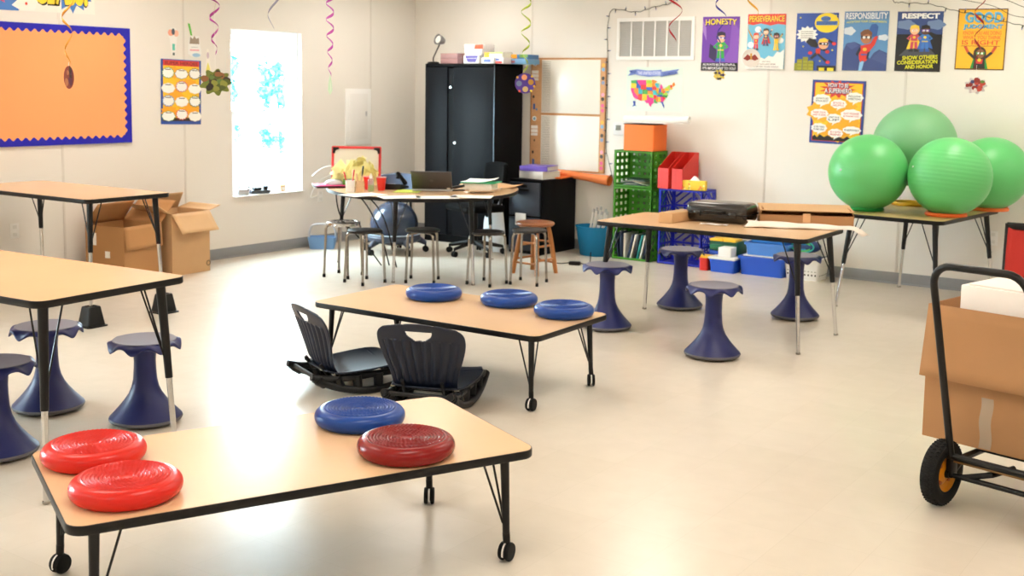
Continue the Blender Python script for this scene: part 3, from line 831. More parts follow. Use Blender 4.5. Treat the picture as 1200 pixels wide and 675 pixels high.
o = MB().use(beige); o.lathe(cup_prof(.034, .036, .09), 24, cap0=False, cap1=False); tag(o.build('pencil_cup', loc=at(-6.635, 7.13)), 'beige cup beside the white pencil cup on the horseshoe desk', 'cup')
pen(-6.625, 7.125, .215, M['black'], (-.06, .10, 0), 'black marker standing tall in the beige cup', 'marker')
for i, (dx, dy, a, b2, h, lb) in enumerate([(-.012, 0, .08, -.1, .15, 'beige craft stick leaning left in the beige cup'), (.0, .014, -.1, .05, .14, 'beige craft stick at the back of the beige cup'), (.012, -.008, .05, .16, .135, 'beige craft stick leaning right in the beige cup')]):
    s = MB().use(beige); s.box((0, 0, h / 2), (.016, .005, h), .002); o = s.build('craft_stick', loc=(-6.638 + dx, 7.13 + dy, Z + .005)); o.rotation_euler = (a, b2, .5); tag(o, lb, 'stick', 'craft sticks in the cup')
redcup = mat('red_cup', '#D4251F', .3)
def red_cup(x, y, lb, h=.115):
    o = MB().use(redcup); o.lathe(cup_prof(.030, .043, h), 32, cap0=False, cap1=False); o = tag(o.build('plastic_cup', loc=at(x, y)), lb, 'cup', 'red plastic cups')
    r = MB().use(M['white']); r.tube([(.0435 * math.cos(2 * PI * k / 32), .0435 * math.sin(2 * PI * k / 32), h - .001) for k in range(32)], .0018, 6, closed=True); r.build('rim', o, label='white rolled rim')
red_cup(-6.73, 7.34, 'red plastic cup left of the green spray bottle')
red_cup(-6.60, 7.36, 'red plastic cup right of the green spray bottle')
t = thing('spray_bottle', 'small clear bottle half full of green liquid between the red cups', 'bottle', at(-6.60, 7.23))
m = MB().use(mat('green_liquid', '#A9B92C', .2)); m.lathe([(.001, .002), (.024, .002), (.025, .055), (.001, .055)], 24, cap0=False, cap1=False); m.build('liquid', t)
m = MB().use(clear_mat('clear_plastic', '#EDF2F6', .1, .25, '#D5DBE6')); m.lathe([(.001, 0), (.026, 0), (.027, .01), (.027, .09), (.02, .105), (.012, .112)], 24, cap0=False, cap1=False); m.build('bottle_body', t)
m = MB().use(M['plastic_white']); m.lathe([(.014, .108), (.014, .13), (.008, .134), (.007, .15), (.001, .152)], 18, cap0=True, cap1=False); m.build('cap', t)
# red framed dry-erase board standing on the desk
t = thing('dry_erase_board', 'small dry-erase board in a red frame with black corners standing on the desk', 'whiteboard', at(-7.13, 7.61, Z + .012), rad(34))
t.rotation_euler = (rad(-7), 0, rad(34))
m = MB().use(mat('red_frame', '#D02F35', .4)); m.ring(rrect(.45, .335, .012), rrect(.405, .29, .02), -.008, .008, Matrix.Translation((0, 0, .168)) @ Matrix.Rotation(PI / 2, 4, 'X')); m.build('frame', t)
m = MB().use(M['board']); m.box((0, .002, .168), (.42, .006, .305)); m.build('writing_surface', t, smooth=0)
for sx in (-1, 1):
    for sz in (-1, 1):
        m = MB().use(M['black']); pts = [(0, 0), (-.055, 0), (-.055, -.02), (-.035, -.022), (-.022, -.035), (-.02, -.055), (0, -.055)]
        m.prism([(sx * (.214 + p[0]), sz * (.157 + p[1])) for p in pts], -.0105, .0105, Matrix.Translation((0, 0, .168)) @ Matrix.Rotation(PI / 2, 4, 'X')); m.build('corner', t, smooth=0)
m = MB().use(M['black']); m.box((0, .06, .006), (.20, .14, .008), .003); m.tube([(0, .012, .25), (0, .12, .012)], .006, 8); m.build('easel_stand', t)
# tissue pompom heap
m = MB().use(mat('pale_yellow_tissue', '#F3EEAE', .8, var=.1))
for q in range(46):
    a = random.uniform(0, 2 * PI); r = random.uniform(0, .10); z = random.uniform(.0, .15) * (1 - (r / .11) ** 2 * .7)
    c = Vector((r * math.cos(a) * 1.5, r * math.sin(a) * .7, z + .012)); n = Vector((random.uniform(-1, 1), random.uniform(-1, 1), random.uniform(0, 1))).normalized(); x = n.orthogonal().normalized(); y = n.cross(x)
    s = random.uniform(.03, .06)
    m.grid(lambda u, v: c + x * s * (2 * u - 1) + y * s * (2 * v - 1) + n * s * .35 * math.sin(5 * u + q) * math.cos(4 * v + q), 5, 5)
m.grid(lambda u, v: Vector((.15 * math.cos(2 * PI * u) * math.cos(PI / 2 * v), .07 * math.sin(2 * PI * u) * math.cos(PI / 2 * v), (.13) * math.sin(PI / 2 * v))), 20, 8, closed_u=True)
o = m.build('tissue_paper', loc=at(-6.97, 7.47, Z + .022), rz=rad(35)); o.scale = (1.3, 1.2, 1.35); tag(o, 'crumpled heap of pale yellow tissue paper in front of the red-framed board', 'tissue paper')
# stuff at the left end
t = thing('notebook', 'pink folder overhanging the left end of the horseshoe desk', 'folder', at(-7.12, 7.28), rad(55))
m = MB().use(mat('pink_cover', '#E24E8F', .4)); m.box((0, 0, .022), (.30, .23, .006), .002); m.build('cover', t)
m = MB().use(mat('dark_red_pages', '#3A1416', .8)); m.box((0, 0, .0095), (.29, .22, .019), .001); m.build('pages', t)
m = MB().use(mat('smoky_plastic', '#C9CED6', .25)); m.lathe([(.08, 0), (.085, .008), (.078, .02), (.06, .035), (.03, .044), (.001, .046)], 28, cap1=False); tag(m.build('plastic_dish', loc=at(-7.10, 7.30, Z + .0255)), 'clear domed dish lying on the pink folder', 'dish')
t = thing('marker_box', 'small green box in front of the red-framed board', 'box', at(-6.98, 7.36), rad(40)); m = MB().use(mat('grass_green', '#5C9A2E', .5)); m.box((0, 0, .035), (.10, .05, .07), .004); m.build('carton', t); m = MB().use(mat('dark_green', '#2F5A1E', .5)); m.box((0, 0, .071), (.10, .05, .006), .002); m.build('lid', t)
# telephone
t = thing('telephone', 'black desk telephone beside the laptop', 'telephone', at(-6.62, 7.56), rad(200))
m = MB().use(M['black']); m.add([(-.09, -.1, 0), (.09, -.1, 0), (.09, .1, 0), (-.09, .1, 0), (-.09, -.1, .02), (.09, -.1, .02), (.09, .1, .05), (-.09, .1, .05)], [[0, 1, 2, 3], [4, 5, 6, 7], [0, 1, 5, 4], [1, 2, 6, 5], [2, 3, 7, 6], [3, 0, 4, 7]]); m.build('phone_base', t)
m = MB().use(M['black']); m.tube([(-.055, -.075, .05), (-.06, -.09, .045), (-.06, .0, .10), (-.06, .08, .135), (-.055, .07, .10)], [.02, .022, .014, .022, .02], 12); m.build('handset', t)
m = MB().use(M['silver'])
for i in range(3):
    for j in range(4): m.box((.0 + i * .024, -.05 + j * .022, .030 + .16 * (j * .022)), (.016, .014, .006), .002)
m.build('keypad', t)
# laptop
t = thing('laptop', 'open grey laptop with its back to the camera on the horseshoe desk', 'laptop', at(-6.30, 7.70), rad(215))
m = MB().use(M['silver']); m.box((0, 0, .010), (.345, .24, .018), .005); m.build('base', t)
m = MB().use(M['black']); m.box((0, .01, .0195), (.31, .11, .0015)); m.build('keyboard', t)
lid = MB().use(mat('laptop_grey', '#4A4B50', .4, .3)); mtx = Matrix.Translation((0, .118, .018)) @ Matrix.Rotation(rad(-46), 4, 'X')
lid.box((0, 0, .118), (.345, .010, .235), .004, mtx=mtx); lo = lid.build('screen_lid', t)
m = MB().use(mat('screen_glass', '#0B0B0E', .15)); m.box((0, -.0056, .12), (.32, .001, .20), mtx=mtx); m.build('screen', lo)
m = MB().use(mat('emblem_grey', '#5C5D63', .3, .5)); m.lathe([(.001, 0), (.016, 0), (.016, .001), (.001, .0012)], 24, mtx @ Matrix.Translation((0, .0052, .12)) @ Matrix.Rotation(-PI / 2, 4, 'X'), cap0=False, cap1=False); m.build('emblem', lo)
m = MB().use(M['paper']); m.box((-.14, .0055, .018), (.028, .001, .016), mtx=mtx); m.build('sticker', lo, label='white sticker at the lid corner')
# stapler
t = thing('stapler', 'black stapler lying right of the laptop', 'stapler', at(-6.10, 7.76), rad(60))
m = MB().use(M['black']); m.box((0, 0, .006), (.16, .035, .012), .004); m.build('stapler_base', t)
m = MB().use(M['black']); m.box((.004, 0, .034), (.165, .03, .022), .009, mtx=Matrix.Rotation(rad(-7), 4, 'Y')); m.build('stapler_arm', t)
# papers and folders
def sheet(name, x, y, z, w, l, rz, m, lb, cat='paper', curl=0., th=.0012):
    b = MB().use(m)
    b.grid(lambda u, v: ((u - .5) * w, (v - .5) * l, curl * max(0, (2 * u - 1)) ** 2 + curl * .6 * max(0, (2 * v - 1)) ** 2), 12, 12)
    o = b.build(name, loc=(x, y, z), rz=rz); md = o.modifiers.new('thick', 'SOLIDIFY'); md.thickness = th; md.offset = 1
    return tag(o, lb, cat)
for aa, bb, rr, lb in ((-.56, -.335, 78, 'white paper sheet at the front edge of the desk below the pencil cups'), (-.27, -.145, 58, 'white paper sheet at the front edge of the desk below the red cups'), (.03, -.115, 45, 'white paper sheet at the front edge of the desk before the laptop'), (.32, -.165, 30, 'white paper sheet at the front edge of the desk, left of the curled one')):
    px, py = desk_pt(aa, bb); sheet('paper_sheet', px, py, Z + .0004, .34, .24, rad(rr), M['paper'], lb)
sheet('curled_paper', -5.84, 7.80, Z, .24, .28, rad(-40), M['paper'], 'large curled white paper at the right end of the horseshoe desk', curl=.035)
sheet('paper_sheet', -6.38, 7.46, Z, .216, .28, rad(30), mat('lime_paper', '#C8DB52', .7), 'lime green paper sheet between telephone and laptop')
t = thing('folder_stack', 'green folder lying on a white box at the right end of the desk', 'folder', at(-6.05, 8.05), rad(20))
m = MB().use(M['paper']); m.box((0, 0, .03), (.26, .21, .058), .003); m.build('box', t)
m = MB().use(mat('kelly_green', '#1FA06C', .5)); m.box((.01, -.01, .064), (.31, .24, .008), .002); m.build('green_folder', t)
sheet('crumpled_paper', -6.06, 8.05, Z + .069, .28, .22, rad(15), M['paper'], 'curled white paper lying on the green folder', curl=.02)
sheet('brown_paper', -6.02, 8.36, Z, .26, .30, rad(15), mat('kraft', '#B98A5C', .8), 'brown kraft paper at the far right end of the desk', curl=.015)
t = thing('hole_punch', 'small black hole punch behind the green folder', 'hole punch', at(-6.33, 8.42), rad(20)); m = MB().use(M['black']); m.box((0, 0, .008), (.11, .06, .014), .004); m.build('punch_base', t); m = MB().use(M['black']); m.box((0, .01, .045), (.10, .035, .02), .008); m.box((-.03, .01, .028), (.015, .03, .03)); m.box((.03, .01, .028), (.015, .03, .03)); m.build('punch_lever', t)
# cables hanging under the desk
for i, (p, lb) in enumerate([(((-7.20, 7.42, .70), (-7.16, 7.45, .45), (-7.0, 7.6, .2), (-6.9, 7.7, .01)), 'black cable hanging under the left end of the desk, nearest the leg'),
             (((-7.10, 7.40, .70), (-6.95, 7.50, .62), (-6.86, 7.62, .35), (-6.85, 7.75, .01)), 'black cable looping under the desk before the exercise ball'),
             (((-7.02, 7.35, .70), (-6.85, 7.45, .66), (-6.74, 7.56, .45), (-6.72, 7.7, .01)), 'black cable dropping under the desk, right of the other two')]):
    m = MB().use(M['rubber']); m.tube([tuple(q) for q in catmull(p, 8, closed=False)], .006, 8); tag(m.build('power_cable'), lb, 'cable', 'cables under the desk')
# tote and bits by the wall
t = thing('tool_tote', 'small blue plastic tote with a grey handle on the floor by the left wall', 'tote', (-8.12, 8.18, 0), rad(38))
m = MB().use(mat('sky_blue_plastic', '#6C97C8', .4)); rg = []
for z, a, b in ((0, .24, .15), (.12, .28, .18)): rg.append([(x, y, z) for x, y in rrect(a, b, .03, 5)])
n = len(rg[0]); vs = rg[0] + rg[1] + [(x, y, .12) for x, y in rrect(.265, .165, .028, 5)] + [(x, y, .01) for x, y in rrect(.225, .135, .028, 5)]
m.add(vs, [[j * n + k, j * n + (k + 1) % n, (j + 1) * n + (k + 1) % n, (j + 1) * n + k] for j in range(3) for k in range(n)] + [list(range(n)), list(range(3 * n, 4 * n))]); m.build('tub', t)
m = MB().use(M['silver']); m.tube([tuple(q) for q in catmull([(-.135, 0, .10), (-.125, 0, .18), (-.09, 0, .235), (0, 0, .245), (.09, 0, .235), (.125, 0, .18), (.135, 0, .10)], 5, closed=False)], .010, 10); m.build('handle', t)
m = MB().use(M['plastic_white']); m.tube([tuple(q) for q in catmull([(-8.26, 8.18, .72), (-8.22, 8.30, .80), (-8.15, 8.45, .82), (-8.12, 8.60, .79), (-8.20, 8.52, .75), (-8.28, 8.30, .66), (-8.30, 8.20, .50), (-8.32, 8.34, .52)], 8, closed=False)], .006, 8)
tag(m.build('white_cable'), 'thick white cord looping on the left wall by the outlet below the window', 'cable')
def outlet(loc, rz, lb, dark=False):
    t = thing('wall_outlet', lb, 'outlet', loc, rz)
    m = MB().use(M['plastic_white']); m.box((0, -.003, 0), (.075, .006, .118), .003); m.build('cover_plate', t)
    for s in (-1, 1):
        m = MB().use(mat('outlet_face', '#DDDCD8', .4)); m.box((0, -.0065, s * .03), (.034, .004, .028), .002); m.build('socket', t)
outlet((XL, 5.01, .46), rad(90), 'white wall outlet under the tall table on the left wall')
outlet((XL, 8.36, .50), rad(90), 'white wall outlet low on the left wall, right of the window')
outlet((-2.16, YB, .465), 0, 'white wall outlet beside the ball table on the back wall')
# window sill objects
t = thing('sill_gadget', 'small grey gadget with a strap on the left of the window sill', 'gadget', (-8.36, 7.37, .578), rad(60)); m = MB().use(M['silver']); m.box((0, 0, .03), (.10, .06, .06), .01); m.build('case', t); m = MB().use(M['black']); m.tube([(-.04, -.031, .05), (-.05, -.04, .085), (0, -.04, .10), (.05, -.04, .085), (.04, -.031, .04)], .004, 8); m.build('strap', t)
t = thing('sill_stapler', 'dark metal desk tool lying on the window sill', 'desk tool', (-8.34, 7.56, .578), rad(75)); m = MB().use(mat('gunmetal', '#4A4F55', .35, .6)); m.box((0, 0, .02), (.20, .06, .035), .008); m.build('body', t); m = MB().use(M['black']); m.box((-.03, 0, .05), (.08, .05, .03), .008); m.cyl((.06, 0, .035), (.06, 0, .075), .022, seg=16); m.build('head', t)
t = thing('sill_tag', 'small beige bag on the right of the window sill', 'bag', (-8.35, 7.86, .578), rad(80)); m = MB().use(beige); m.box((0, 0, .035), (.06, .03, .07), .01); m.build('pouch', t); m = MB().use(M['paper']); m.box((0, -.0155, .03), (.035, .001, .03)); m.build('tag', t)
# ---------------------------------------------------------------- black storage cabinet
CX0, CX1, CY0, CY1, CZ = -7.765, -6.855, 9.345, 9.832, 1.865
t = thing('storage_cabinet', 'tall black two-door steel cabinet in the corner with boxes on top', 'cabinet', ((CX0 + CX1) / 2, (CY0 + CY1) / 2, 0))
w, d = CX1 - CX0, CY1 - CY0
m = MB().use(M['cab'])
for sx in (-1, 1): m.box((sx * (w / 2 - .01), 0, CZ / 2), (.02, d, CZ - .004), .003)
m.box((0, d / 2 - .008, CZ / 2), (w - .02, .015, CZ - .02)); m.box((0, 0, CZ - .014), (w, d, .028), .004); m.box((0, 0, .04), (w - .03, d - .01, .08))
m.build('body', t)
for sx in (-1, 1):
    m = MB().use(M['cabside']); x0, x1 = (-.075, w / 2 - .012) if sx > 0 else (-w / 2 + .012, -.155)
    m.box(((x0 + x1) / 2, -d / 2 + .004, (CZ + .05) / 2), (x1 - x0, .018, CZ - .12), .004); dr = m.build('door', t)
    if sx > 0:
        h = MB().use(M['chrome']); h.cyl((-.115, -d / 2 + .02, 1.62), (-.115, -d / 2 - .006, 1.62), .012, seg=16); h.cyl((-.045, -d / 2 - .004, 1.05), (-.045, -d / 2 - .018, 1.05), .012, seg=16); h.build('lock', dr)
        h = MB().use(M['cab']); h.box((-.115, -d / 2 + .016, (CZ + .05) / 2), (.085, .006, CZ - .14)); h.build('handle', dr)
m = MB().use(mat('cabinet_edge_highlight', '#56646F', .3, .5)); m.box((w / 2 - .006, -d / 2 - .004, CZ / 2), (.008, .006, CZ - .03), .002); m.build('edge_strip', t, label='painted highlight along the front edge')  # pale strip painted in as the highlight on the rounded edge
zt = CZ + .001
# clamp lamp
t = thing('desk_lamp', 'small grey desk lamp with a thin black arm on top of the cabinet', 'lamp', (-7.72, 9.42, zt))
m = MB().use(M['black']); m.lathe([(.06, 0), (.065, .006), (.055, .018), (.015, .022), (.001, .022)], 28, cap1=False); m.build('lamp_base', t)
m = MB().use(M['black']); m.tube([(0, 0, .02), (.0, 0, .06), (.03, .02, .14), (.05, .04, .20)], .007, 8); m.build('arm', t)
hm = Matrix.Translation((.05, .03, .25)) @ Matrix.Rotation(rad(75), 4, 'X') @ Matrix.Rotation(rad(-12), 4, 'Y')
m = MB().use(mat('lamp_grey', '#8A8C90', .3, .5)); m.lathe([(.018, -.07), (.03, -.065), (.045, -.03), (.058, .02), (.054, .02), (.04, -.03), (.02, -.055), (.001, -.055)], 28, hm, cap1=False); m.build('lamp_shade', t)
m = MB().use(M['plastic_white']); m.lathe([(.001, .0), (.03, .002), (.04, .012), (.001, .018)], 24, hm, cap0=False, cap1=False); m.build('bulb', t)
def carton(name, lb, x, y, z, w, d, h, c, rz=0., panel=None, cat='box', txt=None, tc='#FFFFFF', group=None, lid=None):
    """small printed carton: body, printed label panel on its front"""
    t = thing(name, lb, cat, (x, y, z), rz, group)
    m = MB().use(ink(c)); m.box((0, 0, h / 2), (w, d, h), .003); m.build('carton', t)
    if panel:
        f = Flat(w, h)
        for p in panel: f.poly('printed_label', p[0], p[1])
        if txt: f.text('lettering', txt[0], *txt[1:5], tc)
        e = thing('x', '', '', (0, -d / 2, h / 2)); 
        for n, mm in f.parts.items():
            mm.v = [v + Vector((0, -d / 2 + .0008, h / 2)) for v in mm.v]; mm.build(n.split('#')[0], t, smooth=0)
        bpy.data.objects.remove(e)
    if lid:
        m = MB().use(ink(lid)); m.box((0, 0, h + .001), (w + .006, d + .006, .012), .003); m.build('lid', t)
    return t
q = [(.0, 0), (1, 0), (1, 1), (0, 1)]
R4 = lambda a, b, c, e: [(a, b), (c, b), (c, e), (a, e)]
carton('board_game_box', 'dusty pink flat box, lower of the two beside the lamp on the cabinet', -7.50, 9.55, zt, .28, .22, .055, '#A87A78', .03, [(R4(.8, 0, 1, 1), '#6B3B3C')])
carton('board_game_box', 'dusty pink flat box, upper of the two beside the lamp on the cabinet', -7.50, 9.55, zt + .056, .28, .22, .052, '#A98180', -.02, [(R4(.82, 0, 1, 1), '#6F3F40')])
carton('tissue_carton', 'white box with a purple flower panel in the bottom row on the cabinet', -7.21, 9.52, zt, .20, .22, .085, '#F0EFF0', 0, [([(.1, .95), (.95, .95), (.78, .2), (.28, .2)], '#4B3C9C'), (R4(.2, .6, .85, .66), '#E4E0F2')])
carton('white_carton', 'plain white box stacked above the purple flower box', -7.20, 9.54, zt + .086, .21, .24, .06, '#EDEDEE', .05)
carton('orange_ended_box', 'white box with an orange-red end, topmost of the stack on the cabinet', -7.19, 9.52, zt + .147, .24, .20, .05, '#F2EEF0', .02, [(R4(.55, .05, 1, .95), '#E4512A'), (R4(.06, .4, .4, .75), '#E7B9C8')])
carton('crayon_box', 'white crayon box with blue and red print on the cabinet', -6.98, 9.48, zt, .155, .20, .06, '#EFEFF2', 0, [(R4(.2, .25, .75, .75), '#5970B4')])
carton('crayon_box', 'white box with red print right of the crayon box on the cabinet', -6.845, 9.50, zt, .105, .20, .062, '#F0EDEE', 0, [(R4(.05, .05, .8, .4), '#CC3A35'), (R4(.05, .5, .5, .85), '#4A5FA8')]).location.x = -6.845
carton('marker_carton', 'yellow, white and green box lying across the crayon boxes on the cabinet', -6.93, 9.50, zt + .063, .23, .18, .052, '#F2F0E4', 0, [(R4(0, 0, .28, 1), '#F0A52C'), (R4(.28, .7, 1, 1), '#B9D77A')])
t1 = carton('puzzle_box', 'light blue flat box overhanging the right end of the cabinet top', -6.76, 9.66, zt, .28, .26, .05, '#6E9EC9', 0, [(R4(.1, .2, .55, .7), '#9A5B66')])
carton('puzzle_box', 'blue and orange box lying on the light blue flat box', -6.72, 9.66, zt + .051, .22, .20, .045, '#4677B0', 0, [(R4(0, .1, .4, 1), '#EFA32C'), (R4(.55, .3, 1, 1), '#6C9B4A')])

# ---------------------------------------------------------------- file cabinet
FX0, FX1, FY0, FY1, FZ = -6.56, -6.17, 9.19, 9.82, .735
t = thing('file_cabinet', 'black two-drawer file cabinet beside the tall cabinet', 'cabinet', ((FX0 + FX1) / 2, (FY0 + FY1) / 2, 0))
w, d = FX1 - FX0, FY1 - FY0
m = MB().use(M['cab']); m.box((0, .01, FZ / 2), (w, d - .02, FZ), .006); m.build('body', t)
for z in (.20, .545):
    m = MB().use(mat('blue_black_steel', '#232B38', .4)); m.box((0, -d / 2 + .004, z), (w - .03, .024, .325), .005); dr = m.build('drawer', t)
    h = MB().use(M['black']); h.box((0, -d / 2 - .012, z + .09), (.11, .018, .022), .006); h.build('handle', dr)
    h = MB().use(M['black']); h.box((0, -d / 2 - .010, z + .13), (.07, .004, .03), .001); h.build('label_holder', dr)
m = MB().use(M['paper']); m.box((-.03, -d / 2 - .022, .345), (.125, .002, .12)); tag(m.build('paper_note', loc=((FX0 + FX1) / 2, (FY0 + FY1) / 2, 0)), 'white paper note stuck on the front of the black file cabinet', 'paper')
def binder(lb, x, y, z, w, l, th, rz, c, pages=True):
    t = thing('ring_binder', lb, 'binder', (x, y, z), rz)
    m = MB().use(ink(c, .35)); m.box((0, 0, .002), (w, l, .004), .001); m.box((0, 0, th - .002), (w, l, .004), .001); m.box((0, -l / 2 + .002, th / 2), (w, .004, th), .001); m.build('cover', t)
    p = MB().use(mat('binder_pages', '#D8D4CB', .8, var=.1)); p.box((0, .004, th / 2), (w - .02, l - .02, th - .012), .001); p.build('pages', t)
    return t
binder('white ring binder on the file cabinet under the purple one', -6.36, 9.45, FZ + .001, .30, .29, .075, rad(-6), '#F1F1EF')
binder('purple ring binder, on top of the white one on the file cabinet', -6.365, 9.44, FZ + .077, .30, .29, .05, rad(10), '#6B57B8')
m = MB().use(M['orangebox']); m.box((0, 0, .006), (.22, .28, .012), .002); tag(m.build('orange_folder', loc=(-6.28, 9.62, FZ), rz=.2), 'orange paper folder lying behind the binders on the file cabinet', 'folder')
# white paper bag under the desk, by the file cabinet
m = MB().use(mat('white_bag_paper', '#DFE3E8', .6, var=.1))
def bag(u, v):
    a = 2 * PI * u; r = .9 + .12 * math.sin(3 * a + 4 * v) * v
    return (.15 * r * math.cos(a) * (1 - .3 * v ** 2), .08 * r * math.sin(a) * (1 - .5 * v), .44 * v * (1 + .25 * math.cos(a - .3) * v) - .02 * math.sin(5 * a) * v)
m.grid(bag, 36, 14, closed_u=True); m.add([(.13 * math.cos(2 * PI * k / 24), .07 * math.sin(2 * PI * k / 24), .003) for k in range(24)], [list(range(24))])
tag(m.build('paper_bag', loc=(-6.72, 9.17, 0), smooth=70), 'crumpled white bag on the floor between the cabinet and the file cabinet', 'bag')
# power adapter + cord
t = thing('power_adapter', 'black power adapter with its cord on the floor near the wooden stool', 'adapter', (-5.60, 8.92, 0), .4); m = MB().use(M['black']); m.box((0, 0, .018), (.11, .05, .034), .008); m.build('adapter_case', t)
m = MB().use(M['rubber']); m.tube([tuple(p) for p in catmull([(-.05, 0, .02), (-.15, .02, .006), (-.30, .12, .006), (-.42, .35, .006), (-.40, .5, .01)], 6, closed=False)], .0045, 8); m.tube([tuple(p) for p in catmull([(.05, 0, .02), (.12, .03, .006), (.10, .3, .006), (.05, .65, .05)], 6, closed=False)], .0045, 8); m.build('cord', t)

# ---------------------------------------------------------------- back wall: planner board, vent, map, thermostat
t = thing('planner_board', 'tall cork-edged dry-erase planner board with two white panels on the back wall', 'board', (-6.30, YB, 0))
x0, x1, z0, z1 = -.455, .445, .785, 1.935
m = MB().use(M['cork']); m.box(((x0 + x1) / 2, -.006, (z0 + z1) / 2), (x1 - x0, .012, z1 - z0), .001); m.build('cork_backing', t, smooth=0)
for za, zb in ((.80, 1.352), (1.375, 1.915)):
    m = MB().use(M['board']); m.box((.03, -.0135, (za + zb) / 2), (.70, .004, zb - za), .001); p = m.build('writing_panel', t)
    m = MB().use(ink('#8D8B84')); nl = 30
    for k in range(nl): m.box((-.262, -.0158, za + .02 + (zb - za - .04) * k / (nl - 1)), (.10, .0006, .0035))
    m.build('ruled_lines', p, smooth=0)
    f = Flat(.09, zb - za)
    f.ell('label_dots', .5, .93, .3, .045, '#F4F4F2'); f.ell('label_dots', .5, .925, .18, .03, '#7FA9C4'); f.rect('name_cards', .02, .74, .98, .80, '#F4F3F0'); f.rect('name_cards', .02, .67, .98, .73, '#F4F3F0'); f.rect('name_cards', .02, .61, .98, .66, '#EFEEEA')
    f.ell('stickers', .55, .52, .1, .02, '#3A3026'); f.ell('stickers', .35, .30, .14, .03, '#2A2523'); f.rect('stickers', .3, .06, .58, .17, '#3F63A8'); f.ell('stickers', .8, .06, .14, .022, '#5C8FC0')
    for n, mm in f.parts.items():
        mm.v = [v + Vector((-.405, -.0118, (za + zb) / 2)) for v in mm.v]; mm.build(n.split('#')[0], t, smooth=0)
    f = Flat(.055, zb - za)
    for v, c in ((.9, '#E8B34A'), (.82, '#6FA3C9'), (.66, '#3A3632'), (.58, '#7C93B8'), (.36, '#E59AB4'), (.28, '#2E2A2A'), (.16, '#D95C94'), (.07, '#D95C94')): f.ell('border_stickers', .5, v, .34, .035, c)
    for n, mm in f.parts.items():
        mm.v = [v + Vector((.412, -.0118, (za + zb) / 2)) for v in mm.v]; mm.build(n.split('#')[0], t, smooth=0)
m = MB().use(mat('cork_rim', '#B5814F', .7)); m.ring(rrect(x1 - x0, z1 - z0, .004, 2), rrect(x1 - x0 - .02, z1 - z0 - .02, .003, 2), 0, .016, Matrix.Translation(((x0 + x1) / 2, 0, (z0 + z1) / 2)) @ Matrix.Rotation(PI / 2, 4, 'X')); m.box((.03, -.008, 1.3635), (.72, .016, .014)); m.build('frame', t, smooth=0)
# rolled orange paper
m = MB().use(mat('orange_roll_paper', '#E98248', .7)); a, b = Vector((-6.42, 9.79, .775)), Vector((-5.75, 9.775, .725))
mt = Matrix.Translation(a) @ (b - a).to_track_quat('Z', 'Y').to_matrix().to_4x4(); L_ = (b - a).length
m.lathe([(.030, 0), (.033, .02), (.038, L_ * .6), (.052, L_), (.049, L_), (.036, L_ * .6), (.03, .02), (.027, 0)], 28, mt, cap0=False, cap1=False); tag(m.build('paper_roll'), 'rolled orange paper held along the bottom of the planner board', 'paper roll')
# vent
t = thing('wall_vent', 'wide white louvred air return grille high on the back wall', 'vent', (-5.322, YB, 2.115))
m = MB().use(M['white']); R_ = Matrix.Rotation(PI / 2, 4, 'X'); m.ring(rrect(.84, .405, .006, 2), rrect(.775, .335, .004, 2), 0, .018, R_); m.build('frame', t, smooth=30)
m = MB().use(mat('vent_shadow', '#A9A8A6', .8)); m.box((0, -.003, 0), (.78, .004, .34)); m.build('backing', t, smooth=0)
m = MB().use(M['white'])
for k in range(1, 6): m.box((-.3875 + k * .775 / 6, -.010, 0), (.014, .016, .336))
m.build('mullion', t, smooth=0)
m = MB().use(M['grille'])
for k in range(26): m.box((0, -.008, -.162 + k * .013), (.775, .009, .0025), mtx=Matrix.Translation((0, -.008, -.162 + k * .013)) @ Matrix.Rotation(rad(38), 4, 'X') @ Matrix.Translation((0, .008, .162 - k * .013)))
m.build('louvres', t, smooth=0)
t = thing('thermostat', 'white wall thermostat left of the orange bin', 'thermostat', (-5.687, YB, 1.24)); m = MB().use(mat('thermostat_plastic', '#D9DADB', .4)); m.box((0, -.015, 0), (.13, .03, .125), .006); m.build('case', t); m = MB().use(mat('lcd', '#7F857E', .2)); m.box((-.005, -.0305, .01), (.06, .002, .05), .001); m.build('display', t)
